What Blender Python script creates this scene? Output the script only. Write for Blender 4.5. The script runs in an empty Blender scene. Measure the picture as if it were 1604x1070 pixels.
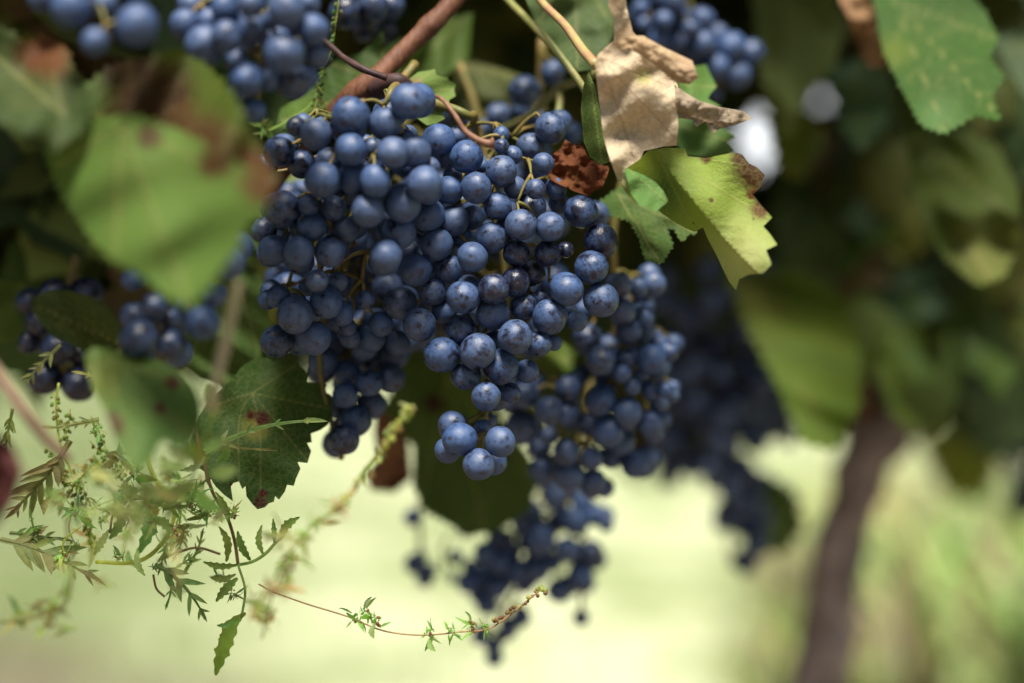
import bpy, bmesh, math, random
import numpy as np
from mathutils import Vector, Matrix, noise as mnoise
from mathutils.geometry import delaunay_2d_cdt
R = math.radians
S = bpy.context.scene
COL = S.collection
RNG = random.Random(7)

# ------------------------------------------------------------------ camera, sky, sun, exposure
CAM_Z = 1.0
cd = bpy.data.cameras.new('camera'); cam = bpy.data.objects.new('camera', cd); COL.objects.link(cam)
cam.location = (0, 0, CAM_Z); cam.rotation_euler = (R(90), 0, 0)
cd.lens = 50; cd.sensor_width = 36; cd.clip_start = 0.02; cd.clip_end = 500
cd.dof.use_dof = True; cd.dof.focus_distance = 0.568; cd.dof.aperture_fstop = 2.1
S.camera = cam
SUN_EL, SUN_AZ = 63, 180         # azimuth measured from +Y (away from the camera) towards +X: soft light over the photographer's head
w = bpy.data.worlds.new('World'); S.world = w; w.use_nodes = True
wn = w.node_tree.nodes; wl = w.node_tree.links
sky = wn.new('ShaderNodeTexSky'); sky.sky_type = 'NISHITA'; sky.sun_disc = False
sky.sun_elevation = R(SUN_EL); sky.sun_rotation = R(SUN_AZ); sky.air_density = 1.0; sky.dust_density = 2.0; sky.ozone_density = 0.3
# white glow added low in the sky beyond the vines to whiten leaf gaps
geo = wn.new('ShaderNodeTexCoord'); dot = wn.new('ShaderNodeVectorMath'); dot.operation = 'DOT_PRODUCT'; dot.inputs[1].default_value = Vector((0.22, 1, 0.18)).normalized()
wl.new(geo.outputs['Generated'], dot.inputs[0]); mr = wn.new('ShaderNodeMapRange'); mr.interpolation_type = 'SMOOTHSTEP'
wl.new(dot.outputs['Value'], mr.inputs[0]); mr.inputs[1].default_value = 0.82; mr.inputs[2].default_value = 0.95
cl = wn.new('ShaderNodeMix'); cl.data_type = 'RGBA'; wl.new(mr.outputs[0], cl.inputs[0]); wl.new(sky.outputs[0], cl.inputs[6]); cl.inputs[7].default_value = (17, 17.6, 18, 1)
wl.new(cl.outputs[2], wn['Background'].inputs['Color']); wn['Background'].inputs['Strength'].default_value = 0.05
sd = bpy.data.lights.new('sun', 'SUN'); sun = bpy.data.objects.new('sun', sd); COL.objects.link(sun)
sd.energy = 5.0; sd.angle = R(20); sd.color = (1, 0.95, 0.86)
_s = Vector((math.sin(R(SUN_AZ)) * math.cos(R(SUN_EL)), math.cos(R(SUN_AZ)) * math.cos(R(SUN_EL)), math.sin(R(SUN_EL))))
sun.rotation_euler = _s.to_track_quat('Z', 'Y').to_euler(); sun.location = _s * 20
S.view_settings.view_transform = 'Standard'; S.view_settings.look = 'None'
S.view_settings.exposure = 0.7; S.view_settings.gamma = 1.0
S.render.engine = 'CYCLES'
S.cycles.use_denoising = True; S.cycles.max_bounces = 6; S.cycles.diffuse_bounces = 1; S.cycles.glossy_bounces = 2
S.cycles.transmission_bounces = 4; S.cycles.transparent_max_bounces = 4; S.cycles.sample_clamp_indirect = 4
S.cycles.caustics_reflective = False; S.cycles.caustics_refractive = False

# ------------------------------------------------------------------ helpers
K = 0.72 / 1604.0                 # metres per photo pixel at one metre from the lens
def P(px, py, d): return Vector(((px - 802) * K * d, d, CAM_Z - (py - 535) * K * d))
def tag(o, label=None, cat=None, group=None, kind=None):
    if label: o['label'] = label
    if cat: o['category'] = cat
    if group: o['group'] = group
    if kind: o['kind'] = kind
    return o
def empty(name, loc, label=None, cat=None, group=None):
    o = bpy.data.objects.new(name, None); COL.objects.link(o); o.location = loc; o.empty_display_size = 0.01
    return tag(o, label, cat, group)
def link(name, me, mat, parent=None, loc=(0, 0, 0)):
    o = bpy.data.objects.new(name, me); COL.objects.link(o); o.location = loc
    if mat and not me.materials: me.materials.append(mat)
    if parent: o.parent = parent
    return o
class MB:
    """collects vertices and faces (world coordinates) of one mesh"""
    def __init__(s): s.v = []; s.f = []; s.c = []
    def add(s, vs, fs, col=None):
        b = len(s.v); s.v += [tuple(v) for v in vs]; s.f += [tuple(i + b for i in f) for f in fs]
        s.c += [col or (1, 1, 1)] * len(vs)
    def build(s, name, mat, parent=None, base=None, smooth=True, label=None, cat=None, group=None, kind=None):
        b = Vector(base) if base is not None else (Vector(parent.location) if parent else Vector((0, 0, 0)))
        me = bpy.data.meshes.new(name); me.from_pydata([Vector(v) - b for v in s.v], [], s.f)
        if smooth: me.polygons.foreach_set('use_smooth', [True] * len(me.polygons))
        a = me.color_attributes.new('tint', 'FLOAT_COLOR', 'POINT')
        a.data.foreach_set('color', [x for c in s.c for x in (c[0], c[1], c[2], 1)])
        o = link(name, me, mat, parent, (0, 0, 0) if parent else b)
        if parent: o.location = b - Vector(parent.location)
        return tag(o, label, cat, group, kind)
def spline(pts, n=6):
    """Catmull-Rom through points (tuples of any length)"""
    pts = [np.array(p, float) for p in pts]
    if len(pts) < 3: return [pts[0] + (pts[1] - pts[0]) * t for t in np.linspace(0, 1, n + 1)]
    q = [2 * pts[0] - pts[1]] + pts + [2 * pts[-1] - pts[-2]]; out = []
    for i in range(1, len(q) - 2):
        for k in range(n):
            t = k / n; a, b, c, d = q[i - 1], q[i], q[i + 1], q[i + 2]
            out.append(0.5 * (2 * b + (c - a) * t + (2 * a - 5 * b + 4 * c - d) * t * t + (3 * b - a - 3 * c + d) * t ** 3))
    out.append(pts[-1]); return out
def tube(mb, path, rad, seg=8, col=None, rough=0.0, seed=0):
    """path: world Vectors, rad: list or number"""
    n = len(path); path = [Vector(p) for p in path]
    if not hasattr(rad, '__len__'): rad = [rad] * n
    vs, fs = [], []; up = None
    for i in range(n):
        t = (path[min(i + 1, n - 1)] - path[max(i - 1, 0)])
        t = t.normalized() if t.length > 1e-9 else Vector((0, 0, 1))
        if up is None: up = t.orthogonal().normalized()
        up = (up - t * up.dot(t)); up = up.normalized() if up.length > 1e-6 else t.orthogonal().normalized()
        sd_ = t.cross(up)
        for k in range(seg):
            a = 2 * math.pi * k / seg
            r = rad[i]
            if rough: r *= 1 + rough * mnoise.noise(Vector((k * 1.7 + seed, i * 0.35, seed * 3.1))) + rough * 0.6 * mnoise.noise(Vector((math.cos(a) * 1.5 + seed, math.sin(a) * 1.5, i * 0.12)))
            vs.append(path[i] + (up * math.cos(a) + sd_ * math.sin(a)) * r)
    for i in range(n - 1):
        for k in range(seg):
            k2 = (k + 1) % seg
            fs.append((i * seg + k, i * seg + k2, (i + 1) * seg + k2, (i + 1) * seg + k))
    fs.append(tuple(range(seg))[::-1]); fs.append(tuple((n - 1) * seg + k for k in range(seg)))
    mb.add(vs, fs, col)
def ptube(mb, pts, seg=8, col=None, n=6, rough=0.0, seed=0):
    """pts: (px, py, d, radius_px)"""
    sp = spline(pts, n)
    tube(mb, [P(p[0], p[1], p[2]) for p in sp], [p[3] * K * p[2] for p in sp], seg, col, rough, seed)
_ico = bmesh.new(); bmesh.ops.create_icosphere(_ico, subdivisions=1, radius=1)
ICO_V = [v.co.copy() for v in _ico.verts]; ICO_F = [tuple(v.index for v in f.verts) for f in _ico.faces]; _ico.free()
def bead(mb, c, r, col=None, axis=None, stretch=1.0):
    q = axis.to_track_quat('Z', 'Y').to_matrix() if axis is not None else Matrix.Identity(3)
    mb.add([c + q @ Vector((v.x * r, v.y * r, v.z * r * stretch)) for v in ICO_V], ICO_F, col)

# ------------------------------------------------------------------ materials
def new_mat(name):
    m = bpy.data.materials.new(name); m.use_nodes = True
    nt = m.node_tree; nt.nodes.clear(); return m, nt
class N:
    def __init__(s, nt): s.nt = nt
    def n(s, t, **kw):
        x = s.nt.nodes.new(t)
        for k, v in kw.items():
            if k.startswith('i_'): x.inputs[k[2:].replace('_', ' ')].default_value = v
            else: setattr(x, k, v)
        return x
    def l(s, a, b): s.nt.links.new(a, b)
    def val(s, x, inp):
        if hasattr(x, 'is_output'): s.l(x, inp)
        else: inp.default_value = x
    def math(s, op, a, b=0.0, clamp=False):
        x = s.n('ShaderNodeMath', operation=op, use_clamp=clamp); s.val(a, x.inputs[0]); s.val(b, x.inputs[1]); return x.outputs[0]
    def mix(s, f, a, b):
        x = s.n('ShaderNodeMix', data_type='RGBA'); s.val(f, x.inputs[0])
        s.val(a if hasattr(a, 'is_output') else (*a, 1), x.inputs[6]); s.val(b if hasattr(b, 'is_output') else (*b, 1), x.inputs[7]); return x.outputs[2]
    def mixf(s, f, a, b):
        x = s.n('ShaderNodeMix', data_type='FLOAT'); s.val(f, x.inputs[0]); s.val(a, x.inputs[2]); s.val(b, x.inputs[3]); return x.outputs[0]
    def step(s, x, lo, hi):
        m = s.n('ShaderNodeMapRange', interpolation_type='SMOOTHSTEP'); s.val(x, m.inputs[0]); s.val(lo, m.inputs[1]); s.val(hi, m.inputs[2]); return m.outputs[0]
    def noise(s, vec, scale, detail=3, rough=0.5, dist=0.0):
        x = s.n('ShaderNodeTexNoise'); s.l(vec, x.inputs['Vector']); x.inputs['Scale'].default_value = scale
        x.inputs['Detail'].default_value = detail; x.inputs['Roughness'].default_value = rough; x.inputs['Distortion'].default_value = dist; return x.outputs['Fac']
    def attr(s, name, typ='GEOMETRY'): return s.n('ShaderNodeAttribute', attribute_name=name, attribute_type=typ)

def grape_material():
    m, nt = new_mat('grape_skin'); g = N(nt)
    tc = g.n('ShaderNodeTexCoord').outputs['Object']; oi = g.n('ShaderNodeObjectInfo')
    off = g.n('ShaderNodeVectorMath', operation='MULTIPLY_ADD')
    cmb = g.n('ShaderNodeCombineXYZ'); g.l(oi.outputs['Random'], cmb.inputs[0]); g.l(oi.outputs['Random'], cmb.inputs[1])
    g.l(cmb.outputs[0], off.inputs[0]); off.inputs[1].default_value = (91, 57, 0); g.l(tc, off.inputs[2]); v = off.outputs[0]
    sep = g.n('ShaderNodeSeparateColor'); g.l(oi.outputs['Color'], sep.inputs[0]); bl = sep.outputs[0]
    n1 = g.noise(v, 1.7, 4, 0.58, 0.15)
    rub = g.math('MULTIPLY', g.step(n1, g.math('SUBTRACT', bl, 0.09), g.math('ADD', bl, 0.12)), 0.95)
    n2 = g.noise(v, 6.0, 5, 0.66, 0.1)
    scuff = g.math('MULTIPLY', g.step(n2, g.math('ADD', bl, -0.06), g.math('ADD', bl, 0.12)), 0.75)
    vo = g.n('ShaderNodeTexVoronoi'); g.l(v, vo.inputs['Vector']); vo.inputs['Scale'].default_value = 12.0; vo.inputs['Randomness'].default_value = 1
    vr = g.n('ShaderNodeSeparateColor'); g.l(vo.outputs['Color'], vr.inputs[0])
    speck = g.math('MULTIPLY', g.math('SUBTRACT', 1.0, g.step(vo.outputs['Distance'], g.math('MULTIPLY', vr.outputs[0], 0.10), g.math('MULTIPLY', vr.outputs[0], 0.26))), g.math('MULTIPLY', g.step(vr.outputs[1], 0.30, 0.40), g.step(n1, 0.36, 0.56)))
    # stylar scar at the lower pole
    sx = g.n('ShaderNodeSeparateXYZ'); g.l(tc, sx.inputs[0])
    rad = g.math('SQRT', g.math('ADD', g.math('MULTIPLY', sx.outputs[0], sx.outputs[0]), g.math('MULTIPLY', sx.outputs[1], sx.outputs[1])))
    low = g.math('LESS_THAN', sx.outputs[2], 0.0)
    radn = g.math('ADD', rad, g.math('MULTIPLY', g.math('SUBTRACT', n2, 0.5), 0.22))
    scar = g.math('MULTIPLY', g.math('SUBTRACT', 1.0, g.step(radn, 0.05, 0.17)), low)
    dot = g.math('MULTIPLY', g.math('LESS_THAN', rad, 0.055), low)
    bare = g.math('MAXIMUM', g.math('MAXIMUM', rub, scuff), g.math('MAXIMUM', speck, g.math('MULTIPLY', scar, 0.9)), True)
    n3 = g.noise(v, 3.2, 4, 0.6)
    thick = g.math('MULTIPLY', g.math('SUBTRACT', 1.0, bare), g.math('ADD', 0.36, g.math('MULTIPLY', n3, 0.95)), True)
    fine = g.noise(v, 30.0, 4, 0.7)
    thick = g.math('MULTIPLY', thick, g.math('ADD', 0.72, g.math('MULTIPLY', fine, 0.5)), True)
    hue = g.mix(oi.outputs['Random'], (0.050, 0.108, 0.262), (0.076, 0.122, 0.242))
    skin = g.mix(n3, (0.006, 0.007, 0.016), (0.014, 0.009, 0.021))
    colr = g.mix(thick, skin, hue)
    colr = g.mix(g.math('MULTIPLY', dot, 0.8), colr, (0.16, 0.09, 0.04))
    b = g.n('ShaderNodeBsdfPrincipled'); g.l(colr, b.inputs['Base Color'])
    g.l(g.mixf(thick, 0.24, 0.58), b.inputs['Roughness'])
    b.inputs['Specular IOR Level'].default_value = 0.62
    bp = g.n('ShaderNodeBump'); bp.inputs['Strength'].default_value = 0.12; bp.inputs['Distance'].default_value = 0.03
    g.l(g.math('ADD', g.math('MULTIPLY', fine, 0.4), g.math('MULTIPLY', thick, 0.6)), bp.inputs['Height']); g.l(bp.outputs[0], b.inputs['Normal'])
    o = g.n('ShaderNodeOutputMaterial'); g.l(b.outputs[0], o.inputs[0]); return m

def leaf_material(name='leaf_blade', transl=0.34, dry=False, rough=0.62):
    m, nt = new_mat(name); g = N(nt)
    tc = g.n('ShaderNodeTexCoord').outputs['Object']
    tint = g.attr('tint').outputs['Color']; vein = g.attr('vein').outputs['Fac']; blot = g.attr('blot').outputs['Fac']; bcol = g.attr('blotcol').outputs['Color']
    n1 = g.noise(tc, 55, 4, 0.6); n2 = g.noise(tc, 420, 4, 0.65); n3 = g.noise(tc, 1500, 2, 0.6)
    hsv = g.n('ShaderNodeHueSaturation'); g.l(tint, hsv.inputs['Color'])
    k = 0.75 if dry else 0.55
    g.l(g.math('ADD', 1 - k * 0.5, g.math('MULTIPLY', g.math('ADD', g.math('MULTIPLY', n1, 0.55), g.math('MULTIPLY', n2, 0.45)), k)), hsv.inputs['Value'])
    g.l(g.math('ADD', 0.485, g.math('MULTIPLY', n1, 0.03)), hsv.inputs['Hue'])
    c = hsv.outputs[0]
    # veins: a little paler and yellower
    vc = g.mix(0.55, tint, (0.36, 0.34, 0.12)) if not dry else g.mix(0.6, tint, (0.30, 0.19, 0.10))
    c = g.mix(g.math('MULTIPLY', vein, 0.75, True), c, vc)
    bm_ = g.step(g.math('ADD', blot, g.math('MULTIPLY', g.math('SUBTRACT', g.math('ADD', g.math('MULTIPLY', n1, .5), g.math('MULTIPLY', n2, .5)), 0.5), 1.1)), 0.34, 0.74)
    bvar = g.mix(n2, bcol, g.mix(0.5, bcol, (0.03, 0.015, 0.008)))
    c = g.mix(bm_, c, bvar)
    ve = g.n('ShaderNodeTexVoronoi', feature='DISTANCE_TO_EDGE'); ve.inputs['Scale'].default_value = 380
    nv = g.n('ShaderNodeTexNoise'); g.l(tc, nv.inputs['Vector']); nv.inputs['Scale'].default_value = 160; nv.inputs['Detail'].default_value = 3
    wv = g.n('ShaderNodeVectorMath', operation='MULTIPLY_ADD'); g.l(nv.outputs['Color'], wv.inputs[0]); wv.inputs[1].default_value = (.006, .006, .006); g.l(tc, wv.inputs[2]); g.l(wv.outputs[0], ve.inputs['Vector'])
    net = g.math('SUBTRACT', 1.0, g.step(ve.outputs['Distance'], 0.02, 0.13))
    c = g.mix(g.math('MULTIPLY', net, 0.22 if dry else 0.20), c, g.mix(0.45, vc, (0.10, 0.06, 0.03)) if dry else vc)
    # tiny necrotic flecks
    vo = g.n('ShaderNodeTexVoronoi'); g.l(tc, vo.inputs['Vector']); vo.inputs['Scale'].default_value = 130
    vs = g.n('ShaderNodeSeparateColor'); g.l(vo.outputs['Color'], vs.inputs[0])
    fl = g.math('MULTIPLY', g.math('SUBTRACT', 1.0, g.step(vo.outputs['Distance'], 0.05, 0.13)), g.math('GREATER_THAN', vs.outputs[0], 0.86))
    c = g.mix(g.math('MULTIPLY', fl, 0.0 if dry else 0.7), c, (0.06, 0.03, 0.012))
    b = g.n('ShaderNodeBsdfPrincipled'); g.l(c, b.inputs['Base Color']); b.inputs['Roughness'].default_value = 0.75 if dry else rough
    b.inputs['Specular IOR Level'].default_value = 0.2 if dry else 0.2
    bp = g.n('ShaderNodeBump'); bp.inputs['Strength'].default_value = 0.5; bp.inputs['Distance'].default_value = 0.0008
    g.l(g.math('ADD', g.math('ADD', g.math('MULTIPLY', n2, 0.5), g.math('MULTIPLY', n3, 0.25)), g.math('ADD', g.math('MULTIPLY', vein, -0.6), g.math('MULTIPLY', net, 0.2 if dry else -0.25))), bp.inputs['Height']); g.l(bp.outputs[0], b.inputs['Normal'])
    tr = g.n('ShaderNodeBsdfTranslucent'); tcx = g.n('ShaderNodeHueSaturation'); g.l(c, tcx.inputs['Color'])
    tcx.inputs['Hue'].default_value = 0.485; tcx.inputs['Saturation'].default_value = 1.1; tcx.inputs['Value'].default_value = 1.7
    g.l(tcx.outputs[0], tr.inputs['Color']); g.l(bp.outputs[0], tr.inputs['Normal'])
    mx = g.n('ShaderNodeMixShader'); mx.inputs[0].default_value = transl; g.l(b.outputs[0], mx.inputs[1]); g.l(tr.outputs[0], mx.inputs[2])
    o = g.n('ShaderNodeOutputMaterial'); g.l(mx.outputs[0], o.inputs[0]); return m

def stem_material(name, c1, c2, scale=(300, 300, 300), rough=0.55, bump=0.4, dist=0.0006, use_tint=False, thru=0.0):
    m, nt = new_mat(name); g = N(nt)
    tc = g.n('ShaderNodeTexCoord').outputs['Object']
    mp = g.n('ShaderNodeMapping'); g.l(tc, mp.inputs[0]); mp.inputs['Scale'].default_value = scale
    n1 = g.noise(mp.outputs[0], 1.0, 5, 0.65, 0.3); n2 = g.noise(tc, 60, 3, 0.6)
    c = g.mix(g.step(g.math('ADD', g.math('MULTIPLY', n1, 0.6), g.math('MULTIPLY', n2, 0.4)), 0.32, 0.68), c1, c2)
    if use_tint:
        mm = g.n('ShaderNodeMix', data_type='RGBA', blend_type='MULTIPLY'); mm.inputs[0].default_value = 1
        g.l(c, mm.inputs[6]); g.l(g.attr('tint').outputs['Color'], mm.inputs[7]); c = mm.outputs[2]
    b = g.n('ShaderNodeBsdfPrincipled'); g.l(c, b.inputs['Base Color']); b.inputs['Roughness'].default_value = rough
    b.inputs['Specular IOR Level'].default_value = 0.35
    bp = g.n('ShaderNodeBump'); bp.inputs['Strength'].default_value = bump; bp.inputs['Distance'].default_value = dist
    g.l(n1, bp.inputs['Height']); g.l(bp.outputs[0], b.inputs['Normal'])
    o = g.n('ShaderNodeOutputMaterial'); out = b.outputs[0]
    if thru:
        tr = g.n('ShaderNodeBsdfTranslucent'); hs = g.n('ShaderNodeHueSaturation'); g.l(c, hs.inputs['Color']); hs.inputs['Value'].default_value = 2.3; g.l(hs.outputs[0], tr.inputs['Color'])
        mx = g.n('ShaderNodeMixShader'); mx.inputs[0].default_value = thru; g.l(out, mx.inputs[1]); g.l(tr.outputs[0], mx.inputs[2]); out = mx.outputs[0]
    g.l(out, o.inputs[0]); return m

def ground_material():
    m, nt = new_mat('meadow_ground'); g = N(nt)
    tc = g.n('ShaderNodeTexCoord').outputs['Object']
    n1 = g.noise(tc, 0.35, 4, 0.6); n2 = g.noise(tc, 1.7, 5, 0.65); n3 = g.noise(tc, 30, 4, 0.7)
    c = g.mix(g.step(g.math('ADD', g.math('MULTIPLY', n1, 0.5), g.math('MULTIPLY', n2, 0.5)), 0.42, 0.56), (0.18, 0.23, 0.08), (0.55, 0.57, 0.37))
    c = g.mix(g.step(n2, 0.60, 0.70), c, (0.40, 0.35, 0.25))
    c = g.mix(g.math('MULTIPLY', g.step(n3, 0.4, 0.75), 0.5), c, (0.24, 0.30, 0.11))
    sp = g.n('ShaderNodeSeparateXYZ'); g.l(tc, sp.inputs[0]); x, y = sp.outputs[0], sp.outputs[1]
    wob = g.math('MULTIPLY', g.math('SUBTRACT', n2, 0.5), 3.0)
    # darker green to the left; dark soil strip added to cut bounce light
    left = g.step(g.math('ADD', g.math('ADD', g.math('MULTIPLY', y, -0.20), g.math('MULTIPLY', x, -1.0)), wob), -0.6, 1.0)
    c = g.mix(g.math('MULTIPLY', left, 0.75), c, (0.11, 0.145, 0.05))
    soil = g.math('SUBTRACT', 1.0, g.step(g.math('ADD', g.math('ADD', y, g.math('MULTIPLY', x, 0.9)), wob), 2.6, 3.8))
    c = g.mix(soil, c, g.mix(n3, (0.10, 0.075, 0.055), (0.20, 0.16, 0.12)))
    b = g.n('ShaderNodeBsdfPrincipled'); g.l(c, b.inputs['Base Color']); b.inputs['Roughness'].default_value = 0.9; b.inputs['Specular IOR Level'].default_value = 0.1
    o = g.n('ShaderNodeOutputMaterial'); g.l(b.outputs[0], o.inputs[0]); return m

M_GRAPE = grape_material()
M_LEAF = leaf_material(); M_LEAFMAT = leaf_material('leaf_underside', 0.30, False, 0.6); M_DRY = leaf_material('dry_leaf', 0.24, True)
M_FILL = leaf_material('canopy_leaf', 0.13, False, 0.5)
M_STALK = stem_material('bunch_stalk', (0.11, 0.13, 0.025), (0.24, 0.15, 0.05), rough=0.5)
M_CANE = stem_material('brown_cane', (0.075, 0.028, 0.014), (0.22, 0.09, 0.045), (420, 120, 120), 0.6, 0.9, 0.001)
M_DARKCANE = stem_material('dark_cane', (0.03, 0.015, 0.015), (0.09, 0.04, 0.035), rough=0.6)
M_GREENSTEM = stem_material('green_shoot', (0.18, 0.22, 0.05), (0.32, 0.27, 0.11), rough=0.45)
M_PINKSTEM = stem_material('pink_petiole', (0.42, 0.17, 0.13), (0.42, 0.36, 0.13), (90, 90, 90), 0.42)
M_BARK = stem_material('vine_bark', (0.12, 0.09, 0.075), (0.62, 0.51, 0.45), (55, 55, 9), 0.9, 1.0, 0.006)
M_WEED = stem_material('weed_green', (1.5, 1.45, 1.2), (2.2, 2.1, 1.7), (400, 400, 400), 0.6, 0.3, 0.0004, True, 0.5)
M_GRASS = stem_material('grass_blade', (0.8, 0.8, 0.8), (1.1, 1.1, 1.1), (40, 40, 10), 0.7, 0.1, 0.001, True)

# ------------------------------------------------------------------ the setting
def ground():
    n = 60; vs = []; fs = []
    ax = np.sign(np.linspace(-1, 1, n)) * np.abs(np.linspace(-1, 1, n)) ** 2.2 * 200
    for y in ax:
        for x in ax:
            h = 0.05 * mnoise.noise(Vector((x * 0.4, y * 0.4, 3))) if abs(x) < 40 and abs(y) < 40 else 0
            vs.append((x, y + 10, h - 0.03))
    for j in range(n - 1):
        for i in range(n - 1): fs.append((j * n + i, j * n + i + 1, (j + 1) * n + i + 1, (j + 1) * n + i))
    mb = MB(); mb.add(vs, fs); mb.build('ground', ground_material(), kind='structure')
def grass():
    r = random.Random(3); mb = MB()
    for i in range(9000):
        y = 2.8 + 13 * r.random() ** 1.5; x = (r.random() - 0.5) * (1.5 + y * 1.2)
        wob = 1.6 * mnoise.noise(Vector((x * .6, y * .35, 1)))
        if y + .9 * x + wob * 1.2 < 3.4 and r.random() < .85: continue
        n1 = 0.60 + mnoise.noise(Vector((x * .55, y * .28, 5))) * 1.3 + mnoise.noise(Vector((x * 1.6, y * .8, 9))) * .5
        lf = min(1, max(0, (-x - .16 * y + .5 * wob) / 1.0)); n1 = min(1, max(0, n1 * (1 - .95 * lf)))
        c0, c1 = np.array((0.15, 0.19, 0.06)), np.array((0.57, 0.60, 0.39)); col = tuple((c0 + (c1 - c0) * n1) * r.uniform(.8, 1.15))
        h = r.uniform(0.05, 0.17); a = r.random() * 6.28; wd = r.uniform(0.003, 0.006); lean = r.uniform(0.1, 0.7) * h
        dx, dy = math.cos(a), math.sin(a); b = Vector((x, y, -0.05)); s = Vector((-dy, dx, 0)) * wd
        mid = b + Vector((dx * lean * .3, dy * lean * .3, h * .6)); tip = b + Vector((dx * lean, dy * lean, h))
        mb.add([b - s, b + s, mid + s * .8, mid - s * .8, tip], [(0, 1, 2, 3), (3, 2, 4)], col)
    mb.build('meadow_grass', M_GRASS, base=(0, 5, 0), label='short sunlit grass covering the ground beyond the vines', cat='grass', kind='stuff')
    mb = MB()
    pal = [(0.24, 0.32, 0.07), (0.34, 0.38, 0.12), (0.42, 0.36, 0.17), (0.16, 0.24, 0.05), (0.30, 0.22, 0.11)]
    pal = [(0.30, 0.38, 0.10), (0.42, 0.45, 0.18), (0.50, 0.44, 0.24), (0.22, 0.31, 0.08), (0.36, 0.27, 0.15)]
    for k in range(150):                                      # clumps
        cy = r.uniform(2.6, 6.0); cx = cy * r.uniform(0.20, 0.46); hh = r.uniform(0.35, 0.95) * min(1, (cx / cy - 0.14) / 0.12); c0 = r.choice(pal)
        for i in range(16):
            x = cx + r.gauss(0, .09); y = cy + r.gauss(0, .09); h = hh * r.uniform(.5, 1.1); a = r.random() * 6.28; wd = r.uniform(0.006, 0.02); lean = r.uniform(0.3, 1.0) * h
            dx, dy = math.cos(a), math.sin(a); b = Vector((x, y, -0.03)); s = Vector((-dy, dx, 0)) * wd; c = [q * r.uniform(.75, 1.2) for q in c0]
            pts = [b + Vector((dx * lean * t * t, dy * lean * t * t, h * (t - .25 * t ** 3))) for t in (0, .35, .7, 1)]
            vs = []
            for q, kk in zip(pts[:3], (0.7, 1, .8)): vs += [q - s * kk, q + s * kk]
            mb.add(vs + [pts[3]], [(0, 1, 3, 2), (2, 3, 5, 4), (4, 5, 6)], c)
    mb.build('tall_grass', M_GRASS, base=(1, 3, 0), label='tall green and straw coloured grass standing behind the vine trunk', cat='grass', kind='stuff')
ground(); grass()

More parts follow.
